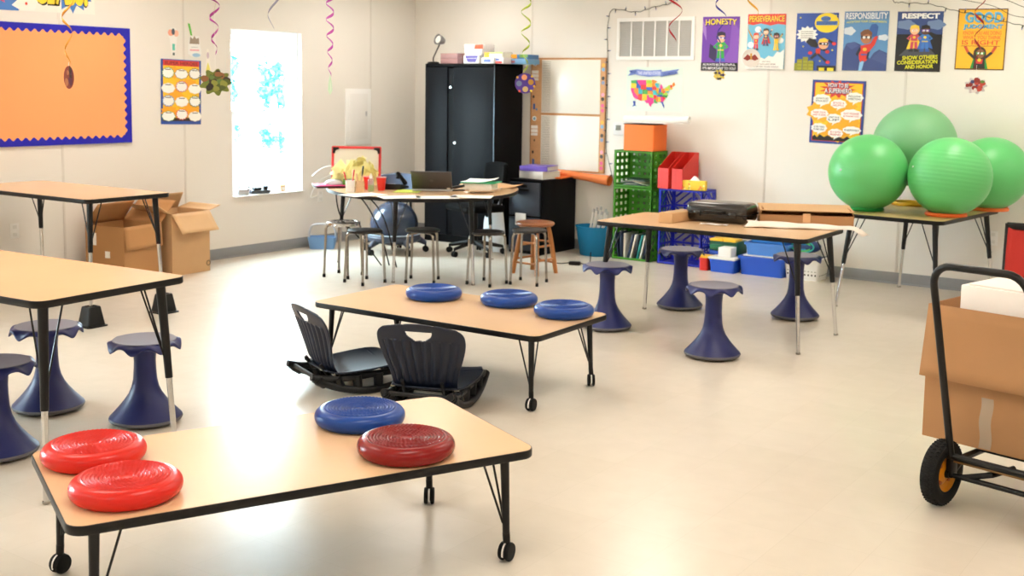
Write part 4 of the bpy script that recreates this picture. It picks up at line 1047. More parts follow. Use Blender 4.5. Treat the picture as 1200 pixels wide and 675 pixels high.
# US map
t = thing('wall_map', 'colourful United States map poster under the vent on the back wall', 'map', (-5.322, YB - .0035, 1.632))
f = Flat(.61, .425)
ST = {'#43A047': [[(-124.5, 48.4), (-117, 49), (-117, 46), (-119, 45.9), (-124, 46.2)], [(-109, 41), (-102, 41), (-102, 37), (-109, 37)], [(-94, 33), (-91, 33), (-91, 31), (-89.8, 31), (-89.4, 29.2), (-93.8, 29.8)], [(-89, 37), (-87.8, 38), (-84.8, 39), (-82.3, 38.5), (-82, 37.5), (-83.6, 36.6), (-89, 36.5)], [(-84.3, 35), (-81.7, 36.6), (-75.9, 36.5), (-77.9, 34), (-80.8, 34.9)]],
 '#F6C52C': [[(-124, 46.2), (-119, 45.9), (-117, 46), (-117, 42), (-124.4, 42)], [(-109, 37), (-103, 37), (-103, 32), (-106.6, 31.8), (-108.2, 31.3), (-109, 31.3)], [(-104, 46), (-96.6, 46), (-96.5, 43), (-104, 43)], [(-90.6, 42.5), (-87.6, 42.5), (-87.6, 39), (-89, 37), (-91.4, 40.2)], [(-88.2, 35), (-85.6, 35), (-85, 31), (-88.4, 30.4)], [(-73.4, 42.8), (-70.5, 42.5), (-70, 41.7), (-73.6, 41)], [(-80.5, 42), (-75, 41.8), (-75, 40), (-80.5, 39.7)]],
 '#E0338A': [[(-124.4, 42), (-120, 42), (-120, 39), (-114.6, 35), (-114.7, 32.6), (-117.1, 32.5), (-120.6, 34.5), (-122.5, 37.5), (-124.2, 40.3)], [(-116, 49), (-104, 49), (-104, 45), (-111, 45), (-111, 44.5), (-113, 44.5), (-116, 48)], [(-103, 36.5), (-100, 36.5), (-100, 34.5), (-94.5, 33.5), (-93.8, 30), (-97, 28), (-97.3, 26), (-99.5, 27.5), (-101, 29.7), (-103, 29), (-106.6, 31.8), (-103, 32)], [(-86.5, 41.8), (-83.3, 41.8), (-82.5, 43), (-83.5, 44), (-84.7, 45.8), (-86.3, 44.3)], [(-85.6, 35), (-83.1, 35), (-81, 32), (-82, 30.5), (-85, 31)]],
 '#F58220': [[(-120, 42), (-114, 42), (-114, 36.2), (-114.6, 35), (-120, 39)], [(-102, 40), (-95, 40), (-94.6, 37), (-102, 37)], [(-97.2, 49), (-95, 49.3), (-89.7, 48), (-92.3, 46.5), (-92.8, 45), (-91.3, 43.5), (-96.5, 43.5), (-96.6, 46)], [(-84.8, 41.8), (-80.6, 42), (-80.6, 40.5), (-82.3, 38.5), (-84.8, 39)], [(-90.2, 35), (-88.2, 35), (-88.4, 30.4), (-89.8, 31), (-91, 31), (-91, 33)], [(-71, 45.2), (-70, 47), (-68.3, 47.2), (-67, 45), (-70.7, 43.1)]],
 '#2B4FA8': [[(-117, 49), (-116, 49), (-116, 48), (-113, 44.5), (-111, 44.5), (-111, 42), (-117, 42)], [(-104, 43), (-96.5, 43), (-95.3, 40), (-102, 40), (-102, 41), (-104, 41)], [(-87.6, 41.8), (-84.8, 41.8), (-84.8, 39), (-87.8, 38)], [(-89.6, 36.4), (-81.7, 36.6), (-84.3, 35), (-90.2, 35)], [(-87.5, 31), (-82, 30.7), (-80, 27), (-80.5, 25.2), (-82.7, 28), (-84, 30)], [(-121, 31), (-117.5, 31), (-117.5, 27.5), (-116, 26.5), (-118, 27), (-122, 26), (-120, 28)]],
 '#E3342B': [[(-111, 45), (-104, 45), (-104, 41), (-111, 41)], [(-114, 37), (-109, 37), (-109, 31.3), (-111, 31.3), (-114.8, 32.5)], [(-96.5, 43.5), (-91.3, 43.5), (-90.2, 41.8), (-91.5, 40.5), (-95.8, 40.6)], [(-94.6, 36.5), (-89.8, 36.2), (-91, 33), (-94, 33)], [(-83.1, 35), (-80.8, 34.9), (-78.6, 33.8), (-81, 32)], [(-82.3, 38.5), (-80.6, 40.5), (-79.5, 39.2), (-81.5, 37.3)], [(-73.4, 45), (-71, 45.2), (-71, 42.8), (-73.3, 42.8)]],
 '#35B0B8': [[(-114, 42), (-111, 42), (-111, 41), (-109, 41), (-109, 37), (-114, 37)], [(-95.8, 40.6), (-91.5, 40.5), (-89.2, 37), (-89.6, 36.2), (-94.6, 36.5)], [(-92.3, 46.7), (-88, 45.8), (-87.6, 42.5), (-90.6, 42.5), (-91.3, 43.5), (-92.8, 45)], [(-79.5, 39.7), (-75, 40), (-74, 40.5), (-75, 38.5), (-77.3, 38.8)]],
 '#A6CE39': [[(-104, 49), (-97.2, 49), (-96.6, 46), (-104, 46)], [(-103, 37), (-94.6, 37), (-94.5, 33.8), (-100, 34.5), (-100, 36.5), (-103, 36.5)], [(-83.6, 36.6), (-75.9, 36.6), (-77.3, 38.8), (-79.5, 38.5)], [(-79.7, 42.5), (-76, 44), (-74.8, 45), (-73.4, 45), (-73.5, 41), (-75, 41.8), (-79.7, 42)], [(-90, 46.5), (-84.5, 46.3), (-88, 45.8)]]}
for c, ps in ST.items():
    for p in ps: f.poly('states', [(.08 + (x + 124.7) / 57.7 * .80, .08 + (y - 25.5) / 24 * .64) for x, y in p], c)
f.poly('ribbon', [(.03, .80), (.20, .84), (.20, .95), (.05, .92), (.08, .87)], '#6C7FC4'); f.poly('ribbon', [(.62, .78), (.93, .86), (.9, .9), (.95, .96), (.62, .89)], '#6C7FC4'); f.poly('ribbon', [(.19, .82), (.4, .78), (.64, .81), (.64, .94), (.4, .92), (.19, .95)], '#7F90D2')
f.text('lettering', 'MAP', .08, .86, .18, .92, '#2A3A86'); f.text('lettering', 'THE UNITED STATES', .21, .83, .62, .90, '#F0F2FA'); f.text('lettering', 'OF AMERICA', .67, .82, .90, .89, '#2A3A86', rot=.12)
f.build(t, '#D9E7DC')
# ---------------------------------------------------------------- crates on their sides
def crate(name, lb, loc, w, d, h, m, style, rz=0., group=None):
    """milk crate lying on its side: open towards -y, its floor at the back"""
    t = thing(name, lb, 'crate', loc, rz, group); b = .014
    def bars(P, nu, nv, hole_u, hole_v, diag=False):
        """lattice panel in the unit square mapped by P(u, v, s): s = 0/1 the two faces"""
        mb = MB().use(m)
        def bar(u0, v0, u1, v1):
            vs = [P(u, v, s) for s in (0, 1) for u, v in ((u0, v0), (u1, v0), (u1, v1), (u0, v1))]
            mb.add(vs, [[3, 2, 1, 0], [4, 5, 6, 7], [0, 1, 5, 4], [1, 2, 6, 5], [2, 3, 7, 6], [3, 0, 4, 7]])
        if diag:
            bar(0, 0, 1, .07); bar(0, .93, 1, 1); bar(0, .07, .07, .93); bar(.93, .07, 1, .93); bar(.47, .07, .53, .93); bar(.07, .47, .93, .53)
            for ox, oy, sg in ((.07, .53, 1), (.53, .53, -1), (.07, .07, -1), (.53, .07, 1)):
                for k in (-.2, 0, .2):
                    a = max(0, -k) if sg > 0 else max(0, -k); e = .40 - max(0, k)
                    pts = []
                    for s0, off in ((a, -.034), (e, -.034), (e, .034), (a, .034)):
                        x = s0 + off * .7; y = (s0 + k - off * .7) if sg > 0 else (.40 - (s0 + k) + off * .7 * 1)
                        if sg < 0: x = s0 + off * .7; y = .40 - s0 - k + off * .7
                        pts.append((ox + min(max(x, 0), .40), oy + min(max(y, 0), .40)))
                    vs = [P(u, v, s) for s in (0, 1) for u, v in pts]
                    mb.add(vs, [[3, 2, 1, 0], [4, 5, 6, 7], [0, 1, 5, 4], [1, 2, 6, 5], [2, 3, 7, 6], [3, 0, 4, 7]])
        else:
            eu = (1 - nu * hole_u) / (nu + 1); ev = (1 - nv * hole_v) / (nv + 1)
            for i in range(nu + 1):
                u0 = i * (hole_u + eu); bar(u0, 0, u0 + eu, 1)
            for j in range(nv + 1):
                v0 = j * (hole_v + ev)
                for i in range(nu): u0 = i * (hole_u + eu) + eu; bar(u0, v0, u0 + hole_u, v0 + ev)
        return mb
    th = .006
    if style == 'dots': back = bars(lambda u, v, s: ((u - .5) * w, d / 2 - th * s, v * h), 6, 5, .055, .06)
    else: back = bars(lambda u, v, s: ((u - .5) * w, d / 2 - th * s, v * h), 0, 0, 0, 0, True)
    back.build('crate_floor', t, smooth=0)
    for sx in (-1, 1):
        side = bars(lambda u, v, s: (sx * (w / 2 - th * s), (u - .5) * d, v * h), 3, 5, .15, .09) if style == 'dots' else bars(lambda u, v, s: (sx * (w / 2 - th * s), (u - .5) * d, v * h), 0, 0, 0, 0, True)
        side.build('crate_side', t, smooth=0)
    for z in (0, h):
        sd = bars(lambda u, v, s: ((u - .5) * w, (v - .5) * d, z + (th * s if z == 0 else -th * s)), 5, 4, .06, .06)
        sd.build('crate_side', t, smooth=0)
    r = MB().use(m)
    r.ring(rrect(w, h, .014, 4), rrect(w - .035, h - .035, .008, 4), -.011, .011, Matrix.Translation((0, -d / 2 + .011, h / 2)) @ Matrix.Rotation(PI / 2, 4, 'X')); r.build('rim', t, smooth=30)
    return t
GC = 'stacked green crates'; BC = 'stacked blue crates'; gx, gw = -5.345, .415
for z, lb in ((.002, 'green crate at the bottom of the stack, holding folders'), (.352, 'green crate in the middle of the stack, behind the table edge'), (.702, 'green crate on top of the stack, under the orange bin')):
    crate('milk_crate', lb, (gx, 9.665, z), gw, .30, .348, M['greencrate'], 'dots', 0, GC)
bx, bw_ = -4.845, .45
for z, lb in ((.002, 'royal blue crate at the bottom, seen under the table top'), (.357, 'royal blue crate on top, carrying the red magazine files')):
    crate('milk_crate', lb, (bx, 9.675, z), bw_, .285, .353, M['bluecrate'], 'diag', 0, BC)
# orange bin + white paper roll
t = thing('fabric_bin', 'orange fabric storage bin on top of the green crates', 'bin', (-5.30, 9.66, 1.051))
m = MB().use(M['orangebox']); a, b = .16, .14
o4 = rrect(.325, .27, .012, 4); i4 = rrect(.31, .255, .008, 4); n = len(o4)
vs = [(x, y, z) for z in (0, .245) for x, y in o4] + [(x, y, z) for z in (.245, .008) for x, y in i4]
m.add(vs, [[j * n + k, j * n + (k + 1) % n, (j + 1) * n + (k + 1) % n, (j + 1) * n + k] for j in range(3) for k in range(n)] + [list(range(n)), list(range(3 * n, 4 * n))]); m.build('bin_body', t, smooth=30)
m = MB().use(M['black']); m.box((-.02, -.005, .250), (.29, .26, .008), .002); m.build('lid', t, label='black flat lid')
m = MB().use(mat('white_roll', '#ECE9E4', .5)); a, b = Vector((-5.50, 9.60, 1.345)), Vector((-4.82, 9.62, 1.355))
mt = Matrix.Translation(a) @ (b - a).to_track_quat('Z', 'Y').to_matrix().to_4x4(); L_ = (b - a).length
m.lathe([(.028, 0), (.034, .01), (.036, L_ * .75), (.030, L_ * .85), (.034, L_), (.028, L_), (.02, L_ * .85), (.026, .01)], 28, mt, cap0=False, cap1=False)
m.grid(lambda u, v: (a.x + .02 + .62 * u, 9.55 + .18 * v, 1.318 + .012 * math.sin(6 * u) * v + .02 * v), 14, 6)
tag(m.build('plastic_roll'), 'roll of white sheeting lying on the orange bin under the map', 'roll')
# magazines in the top crate, folders in the bottom crate
for k in range(6):
    m = MB().use(ink(['#5E6F74', '#B6BDB4', '#3F5B5E', '#C9C2A8', '#77857C', '#2F4A48'][k], .3)); m.grid(lambda u, v: ((u - .5) * .24, (v - .5) * .20, .012 * math.sin(PI * u) + .003 * math.sin(9 * u + k)), 10, 6)
    o = m.build('magazine', loc=(gx - .01 + .02 * math.sin(k * 2.3), 9.62, .712 + .011 * k), rz=.25 * math.sin(k * 1.7)); md = o.modifiers.new('thick', 'SOLIDIFY'); md.thickness = .005; md.offset = 1
    tag(o, ['magazine with a slate cover, lowest in the top green crate', 'magazine with a pale cover, second from the bottom in the top green crate', 'magazine with a dark teal cover, third from the bottom in the top green crate', 'magazine with a cream cover, fourth from the bottom in the top green crate', 'magazine with a grey-green cover, second from the top in the top green crate', 'dark green magazine, topmost in the top green crate'][k], 'magazine', 'magazines in the top green crate')
cols = ['#24324E', '#31405E', '#D8D6D0', '#3C4C6C', '#E6E4DC', '#2B2D33', '#38A5A8', '#D5D3CC', '#24324E']
for k in range(9):
    m = MB().use(ink(cols[k], .4)); m.box((0, 0, .12), (.012 + .004 * (k % 3), .22, .24), .002)
    o = m.build('file_folder', loc=(gx - .160 + .034 * k, 9.66, .012)); o.rotation_euler = (0, .06 * k - .12 if k < 3 else .22, 0)
    o.location.z = .012
    tag(o, '%s folder, %s from the left in the bottom green crate' % ({'#24324E': 'navy', '#31405E': 'slate blue', '#D8D6D0': 'grey-white', '#3C4C6C': 'steel blue', '#E6E4DC': 'cream', '#2B2D33': 'black', '#38A5A8': 'turquoise', '#D5D3CC': 'pale grey'}[cols[k]], ['first', 'second', 'third', 'fourth', 'fifth', 'sixth', 'seventh', 'eighth', 'ninth'][k]), 'folder', 'folders in the bottom green crate')
# red magazine files
for k, (x, lb) in enumerate(((-5.01, 'red magazine file on the blue crates, the left one of the pair'), (-4.865, 'red magazine file on the blue crates, next to the tissue box'))):
    t = thing('magazine_file', lb, 'magazine file', (x, 9.655, .712), rad(-8), 'red magazine files')
    m = MB().use(M['redplastic']); W2, D2, H0, H1 = .060, .13, .19, .335
    def wallp(pts, ax):
        n = len(pts); a = [(ax[0], y, z) for y, z in pts] + [(ax[1], y, z) for y, z in pts]; m.add(a, [list(range(n))[::-1], list(range(n, 2 * n))] + [[i, (i + 1) % n, n + (i + 1) % n, n + i] for i in range(n)])
    prof = [(-D2, 0), (D2, 0), (D2, H1), (D2 - .05, H1), (-D2, H0)]
    wallp(prof, (-W2, -W2 + .004)); wallp(prof, (W2 - .004, W2)); m.build('file_side', t, smooth=0)
    m = MB().use(M['redplastic']); m.box((0, -D2 + .002, H0 / 2), (2 * W2 - .006, .004, H0)); m.build('file_front', t, smooth=0)
    m = MB().use(M['redplastic']); m.box((0, D2 - .002, H1 / 2), (2 * W2 - .006, .004, H1)); m.box((0, 0, .003), (2 * W2 - .006, 2 * D2 - .006, .005)); m.build('file_back', t, smooth=0)
t = thing('tissue_box', 'yellow flowered tissue box at the right end of the blue crates', 'tissue box', (-4.715, 9.555, .712), rad(4))
m = MB().use(mat('yellow_floral', '#EBC63C', .5)); m.box((0, 0, .045), (.225, .05, .09), .004); m.build('carton', t); t.location.y = 9.56
f = Flat(.225, .09)
for q in range(14): f.ell('printed_flowers', random.uniform(.05, .95), random.uniform(.1, .9), .04, .1, random.choice(['#E2703A', '#F4E6A0', '#D94B3A', '#9DB44A']), 8)
for n, mm in f.parts.items():
    mm.v = [v + Vector((0, -.0245, .045)) for v in mm.v]; mm.build(n.split('#')[0], t, smooth=0)
m = MB().use(M['paper']); m.grid(lambda u, v: (.05 * math.cos(2 * PI * u) * (1 - .8 * v), .018 * math.sin(2 * PI * u) * (1 - .8 * v), .09 + .035 * v + .008 * math.sin(6 * PI * u) * v), 18, 5, closed_u=True); m.build('tissue', t, label='white tissue poking out')
# blue bin with white rods
t = thing('waste_bin', 'translucent blue plastic bin on the floor by the file cabinet', 'bin', (-5.80, 9.60, 0))
m = MB().use(clear_mat('blue_clear_plastic', '#5FB2D8', .2, .72, '#2A86B8'))
pr = [(.12, .0), (.125, .006), (.165, .275), (.172, .28), (.172, .29), (.162, .29), (.158, .28), (.12, .01), (.001, .008)]
m.lathe([(.001, 0)] + pr, 40, Matrix.Diagonal((1.2, 1.0, 1, 1)), cap0=False, cap1=False); m.build('bin_body', t)
for k in range(7):
    m = MB().use(M['plastic_white']); a = k * .9; x, y = .062 * math.cos(a) - .02, .05 * math.sin(a)
    p0 = Vector((-5.80 + x, 9.58 + y, .012)); p1 = p0 + Vector((.10 + .015 * math.sin(3 * k), .02 * math.cos(2 * k) - .02, .40 + .02 * (k % 3)))
    m.cyl(p0, p1, .0105, seg=14); o = m.build('paper_tube')
    r = MB().use(M['silver']); r.cyl(p1, p1 + (p1 - p0).normalized() * .03, .0135, .012, 14); r.build('end_cap', o)
    tag(o, 'slim white tube standing in the translucent blue bin', 'tube', 'white tubes in the blue bin')
# brick drawers, boxes and bins on the floor
t = thing('brick_drawers', 'small drawer tower in green, blue and yellow on the floor', 'drawer unit', (-4.42, 9.66, .0))
m = MB().use(mat('dark_green_plastic', '#1F5F45', .5)); m.box((0, .03, .13), (.27, .22, .26), .004); m.build('body', t)
m = MB().use(ink('#EDB92C')); m.box((-.066, -.02, .272), (.125, .16, .022), .004); m.box((.066, -.02, .272), (.125, .16, .022), .004); m.build('lid', t, label='yellow studded tops')
for i in range(2):
    for j, c in enumerate(('#1F4FB8', '#1C6B47', '#1F4FB8', '#1C6B47')):
        m = MB().use(ink(c, .35)); m.box((-.066 + i * .132, -.085, .032 + j * .058), (.122, .03, .048), .004); dr = m.build('drawer', t)
        m = MB().use(ink(c, .35)); m.box((-.066 + i * .132, -.103, .032 + j * .058), (.05, .012, .012), .003); m.build('drawer_pull', dr)
def tub(name, lb, x, y, z, w, d, h, m_, cat='bin', taper=.9, rim=.012, lid=None, holes=False, rz=0.):
    t = thing(name, lb, cat, (x, y, z), rz); m = MB().use(m_)
    lv = [(0, taper, 0), (h - .02, .99, 0), (h - .02, 1.0, rim), (h, 1.0, rim), (h, 1.0, -.006), (.006, taper, -.006)]
    rg = []
    for z_, s, o in lv: rg.append([(a, b, z_) for a, b in rrect(w * s + 2 * o, d * s + 2 * o, .025, 5)])
    n = len(rg[0]); m.add(sum(rg, []), [[j * n + k, j * n + (k + 1) % n, (j + 1) * n + (k + 1) % n, (j + 1) * n + k] for j in range(5) for k in range(n)] + [list(range(n))[::-1], list(range(5 * n, 6 * n))])
    m.build('tub', t, smooth=40)
    if lid:
        q = MB().use(lid); q.box((0, 0, h + .012), (w + .02, d + .02, .022), .008); q.build('lid', t)
    return t
t = tub('red_box', 'small red box with a yellow lid left of the white-lidded blue box', -4.54, 9.47, 0, .085, .10, .115, M['redplastic'], 'box', .97, .002, M['yellow']);
tub('lidded_box', 'small blue box with a white lid, below a white carton', -4.355, 9.50, 0, .245, .17, .115, M['binblue'], 'box', .94, .004, M['plastic_white'])
t = carton('white_carton', 'white carton on the small white-lidded blue box', -4.34, 9.50, .14, .125, .12, .085, '#EDEFF0')
t = tub('storage_bin', 'large royal blue bin with white rim on the floor under the table', -4.00, 9.60, 0, .42, .28, .165, M['binblue'], 'bin', .93, .012)
m = MB().use(M['plastic_white']); m.box((.0, 0, .171), (.36, .24, .010), .003); m.build('lid', t, label='white lid of the blue bin')
h = MB().use(M['silver']); h.box((.16, -.135, .165), (.07, .03, .014), .004); h.build('latch', t)
tub('storage_bin', 'light blue translucent bin stacked on the large royal blue bin', -3.97, 9.62, .178, .40, .26, .11, M['binlight'], 'bin', .92, .010)
tub('storage_bin', 'medium blue basket at the top of the bin stack under the table', -3.97, 9.63, .2905, .34, .22, .07, mat('mid_blue_bin', '#2F7FD2', .4), 'basket', .95, .006)
m = MB().use(mat('leaf_green_plush', '#2F8A36', .8)); m.sphere((0, 0, .055), .055, 16, 10, (1, .8, 1)); tag(m.build('green_ball', loc=(-4.165, 9.72, 0)), 'small green toy ball wedged between the bins on the floor', 'toy')
t = tub('laundry_basket', 'white perforated plastic basket behind the wobble stool', -3.64, 9.62, 0, .34, .25, .20, M['plastic_white'], 'basket', .86, .012)
m = MB().use(M['black'])
for z_ in (.05, .085, .12):
    for k in range(9): m.box((-.125 + k * .031, -.1115 - (z_ - .05) * .068, z_), (.014, .002, .018), .0009)
    for k in range(6):
        for sg in (1,): m.box((sg * (.1512 + (z_ - .05) * .09), -.08 + k * .031, z_), (.002, .014, .018), .0009)
m.build('slots', t, smooth=0)
m = MB().use(mat('navy_cloth', '#2A3563', .8)); m.grid(lambda u, v: ((u - .5) * .31, (v - .5) * .22, .19 + .025 * math.sin(PI * u) * math.sin(PI * v) + .008 * math.sin(9 * u + 5 * v)), 16, 12); tag(m.build('folded_cloth', loc=(-3.64, 9.62, 0)), 'navy cloth filling the top of the white basket', 'cloth')
t = thing('ring_toy', 'blue bag with teal and green ring pattern on the white basket', 'bag', (-3.66, 9.64, .222))
m = MB().use(mat('navy_bag', '#22386E', .6)); m.sphere((0, 0, .06), .06, 24, 16, (2.3, 1.2, 1)); m.build('bag_body', t)
for r_, c in ((.10, '#37B7AE'), (.075, '#5BC86A'), (.05, '#2F8FC9')):
    m = MB().use(ink(c)); m.tube([(-.01 + r_ * math.cos(a), -.074 + .02 * abs(math.cos(a)), .06 + r_ * .5 * math.sin(a)) for a in [2 * PI * k / 24 for k in range(24)]], .007, 8, closed=True); m.build('ring', t)
# ---------------------------------------------------------------- exercise balls
def ball(lb, c, r, sc, m_, ridge=.0002, tilt=(0, 0, 0)):
    t = thing('exercise_ball', lb, 'exercise ball', c, 0, 'green exercise balls'); t.rotation_euler = tilt
    m = MB().use(m_)
    prof = []
    for i in range(121):
        a = -PI / 2 + PI * i / 120; rr = r
        z = math.sin(a)
        if abs(z) < .62: rr += ridge * math.cos(z * 60)
        prof.append((max(rr * math.cos(a), .0005), rr * z))
    m.lathe(prof, 72, Matrix.Diagonal(Vector(sc + (1,))), cap0=False, cap1=False); m.build('ball_skin', t, smooth=80)
    v = MB().use(M['plastic_white']); a, e = -2.4, .12
    p = Vector((r * sc[0] * math.cos(a) * math.cos(e), r * sc[1] * math.sin(a) * math.cos(e), r * sc[2] * math.sin(e))); v.cyl(p * .995, p * 1.012, .008, seg=12); v.build('plug', t, label='white inflation plug')
    return t
tz = .7245
ball('green exercise ball on the left of the table, in a green ring', (-2.875, 8.82, tz + .295), .300, (1, 1, .975), M['green'], tilt=(.15, .1, .4))
ball('green exercise ball nearest the camera, in front on an orange ring', (-2.272, 8.85, tz + .295), .300, (1, 1, .975), M['green'], .0009, tilt=(-.12, .06, 0))
ball('green exercise ball farthest right, against the wall on an orange ring', (-2.135, 9.52, tz + .287), .292, (1, 1, .98), M['green'], tilt=(.3, -.3, 0))
ball('dusty dark green ball wedged highest, behind the other three', (-2.70, 9.40, 1.215), .335, (.98, .98, .99), M['dustgreen'], tilt=(.6, .2, 0))
def ring(lb, x, y, r, c):
    m = MB().use(ink(c, .5)); pts = [(r - .012, .0), (r + .012, 0), (r + .018, .012), (r + .006, .028), (r - .008, .026), (r - .012, .0)]
    m.lathe(pts, 40, cap0=False, cap1=False); tag(m.build('ball_ring', loc=(x, y, tz)), lb, 'ring', 'rings under the balls')
ring('green plastic ring under the left exercise ball', -2.875, 8.82, .115, '#1F8A3C')
ring('orange plastic ring under the front exercise ball', -2.285, 8.85, .135, '#E8672A')
ring('orange plastic ring under the right exercise ball', -2.135, 9.52, .135, '#E8702F')
ring('yellow plastic ring under the dusty ball at the back', -2.74, 9.50, .135, '#E9B52B')
# ---------------------------------------------------------------- posters
def kid(f, u, v, s, skin, hair, suit, cape, arm='hips', k='kid_figure', boots=None, mask=None, asp=1.35):
    """simple cartoon child in a cape; s = figure height in sheet heights"""
    A = asp * s; B = s
    X = lambda a: u + a * A; Yv = lambda b: v + b * B
    pl = lambda pts, c: f.poly(k, [(X(a), Yv(b)) for a, b in pts], c)
    boots = boots or suit
    if cape: pl([(-.10, .56), (.10, .56), (.26, .10), (.10, .15), (-.02, .10), (-.24, .08)], cape)
    pl([(-.10, .34), (-.01, .34), (-.03, .04), (-.13, .04)], suit); pl([(.01, .34), (.10, .34), (.13, .04), (.03, .04)], suit)
    pl([(-.13, .10), (-.02, .10), (-.02, .0), (-.17, .0)], boots); pl([(.02, .10), (.13, .10), (.17, 0), (.02, 0)], boots)
    pl([(-.12, .58), (.12, .58), (.10, .32), (-.10, .32)], suit)
    if arm == 'hips':
        pl([(-.12, .57), (-.25, .44), (-.12, .36), (-.13, .41), (-.19, .45), (-.10, .51)], suit); pl([(.12, .57), (.25, .44), (.12, .36), (.13, .41), (.19, .45), (.10, .51)], suit)
    elif arm == 'up':
        pl([(-.12, .57), (-.09, .50), (-.28, .80), (-.34, .77)], suit); pl([(.12, .57), (.09, .50), (.28, .80), (.34, .77)], suit)
        f.ell(k, X(-.31), Yv(.81), .045 * A, .045 * B, skin); f.ell(k, X(.31), Yv(.81), .045 * A, .045 * B, skin)
    elif arm == 'one':
        pl([(.12, .57), (.08, .48), (.24, .92), (.32, .90)], suit); f.ell(k, X(.28), Yv(.93), .05 * A, .05 * B, suit)
        pl([(-.12, .57), (-.10, .50), (-.26, .30), (-.31, .35)], suit)
    f.ell(k, X(0), Yv(.72), .155 * A, .15 * B, hair, 22)
    f.ell(k, X(0), Yv(.69), .135 * A, .125 * B, skin, 22)
    pl([(-.155, .74), (-.13, .86), (0, .90), (.13, .86), (.155, .74), (.05, .79), (-.04, .77)], hair)
    if mask: pl([(-.14, .74), (.14, .74), (.13, .66), (.03, .67), (0, .69), (-.03, .67), (-.13, .66)], mask)
    for sg in (-1, 1): f.ell(k, X(sg * .055), Yv(.70), .036 * A, .03 * B, '#FFFFFF', 10); f.ell(k, X(sg * .05), Yv(.70), .014 * A, .014 * B, '#1A1A1A', 8)
    f.rect(k, X(-.10), Yv(.33), X(.10), Yv(.36), '#E9C33A')
    f.ell(k, X(0), Yv(.48), .05 * A, .045 * B, '#F0C93C', 10)
def back_poster(lb, x0, x1, z0, z1, tilt=0., cat='poster'):
    t = thing('wall_poster', lb, cat, ((x0 + x1) / 2, YB - .0035, (z0 + z1) / 2), 0, 'posters on the back wall'); t.rotation_euler = (0, tilt, 0)
    return t, Flat(x1 - x0, z1 - z0)
# honesty
t, f = back_poster('purple HONESTY poster with a child in a green suit', -4.827, -4.456, 1.812, 2.309, .012)
f.poly('backdrop', [(0, .75), (.12, .55), (.1, .8), (0, .95)], '#9A74C0'); f.poly('backdrop', [(.55, .15), (1, .1), (1, .75), (.8, .95), (.75, .4)], '#7D4BAF'); f.poly('backdrop', [(.2, .25), (.42, .15), (.40, .42), (.22, .5)], '#2A1B48')
f.shadow_text('lettering', 'HONESTY', .08, .84, .92, .95, '#F5DE2F', arc=.015)
kid(f, .52, .17, .62, '#F0B48E', '#1E1A33', '#2E9E46', None, 'hips', boots='#3E5FB5', mask='#4B3FA0'); f.rect('footer', 0, 0, 1, .15, '#0E0C10')
f.text('lettering', 'ALWAYS BE TRUTHFUL,', .05, .085, .95, .135, '#F1F0F2'); f.text('lettering', "IT'S IMPORTANT TO YOU!", .05, .02, .95, .07, '#F1F0F2'); f.build(t, '#6A35A0')
# perseverance
t, f = back_poster('light blue PERSEVERANCE poster with three leaping children above clouds', -4.375, -4.011, 1.83, 2.322, .01)
f.poly('header', [(0, .82), (.15, .80), (.35, .83), (.6, .79), (.8, .82), (1, .80), (1, 1), (0, 1)], '#D8352C'); f.shadow_text('lettering', 'PERSEVERANCE', .04, .86, .96, .97, '#F6DB3A', under='#8A2B1A', d=.008)
for a, b in ((.28, .72), (.10, .44), (.88, .52)): f.ell('speech_bubble', a, b, .08, .055, '#F1F4F6')
kid(f, .24, .34, .36, '#F2C3A0', '#D7482E', '#D8384A', None, 'up', boots='#3A3F4E'); kid(f, .50, .42, .36, '#E8B48C', '#33261F', '#4A4F7A', '#C8322C', 'up'); kid(f, .78, .34, .36, '#7B4B33', '#1E1917', '#F2C22E', None, 'up', boots='#F2C22E', mask='#B3272A')
f.poly('cloud', [(0, 0), (1, 0), (1, .36), (.9, .30), (.82, .32), (.72, .22), (.6, .24), (.5, .18), (.3, .24), (.2, .20), (0, .26)], '#EDEBE6')
f.text('lettering', 'KEEP TRYING,', .44, .12, .66, .145, '#55525A'); f.text('lettering', 'WORK HARD AND NEVER', .2, .075, .8, .10, '#6A4A4A'); f.text('lettering', 'GIVE UP ON YOUR GOALS', .13, .03, .87, .055, '#55525A'); f.build(t, '#6DB9D8')
# night city
t, f = back_poster('night city poster with a blond caped child running under a yellow moon', -3.912, -3.533, 1.816, 2.319, .012)
f.ell('moon', .73, .83, .29, .17, '#F4D72B', 28); f.ell('moon_badge', .70, .90, .12, .045, '#4E77BC'); f.rect('moon_badge', .48, .79, .98, .86, '#4E77BC')
f.text('lettering', 'GOOD', .62, .88, .80, .92, '#223F7C'); f.text('lettering', 'CITIZENSHIP', .50, .80, .96, .85, '#223F7C')
f.burst('speech_bubble', .27, .63, .27, .15, '#F1F1EE', 12, .75)
for k in range(4): f.rect('lettering', .12, .57 + .035 * k, .42, .577 + .035 * k, '#33333A')
f.poly('kid_figure', [(.25, .50), (.33, .57), (.48, .54), (.55, .45), (.52, .40), (.38, .42)], '#17171C')
f.poly('kid_figure', [(.50, .38), (.62, .40), (.60, .28), (.50, .28)], '#D63A2E'); f.poly('kid_figure', [(.52, .30), (.58, .30), (.78, .18), (.75, .14)], '#191920'); f.poly('kid_figure', [(.50, .32), (.54, .28), (.42, .20), (.36, .22)], '#191920')
f.poly('kid_figure', [(.60, .40), (.62, .36), (.80, .32), (.80, .36)], '#191920'); f.poly('kid_figure', [(.75, .53), (.80, .55), (.93, .49), (.90, .46)], '#191920')
for a, b in ((.80, .15), (.37, .31), (.78, .33), (.93, .47)): f.ell('kid_figure', a, b, .05, .03, '#D6363F')
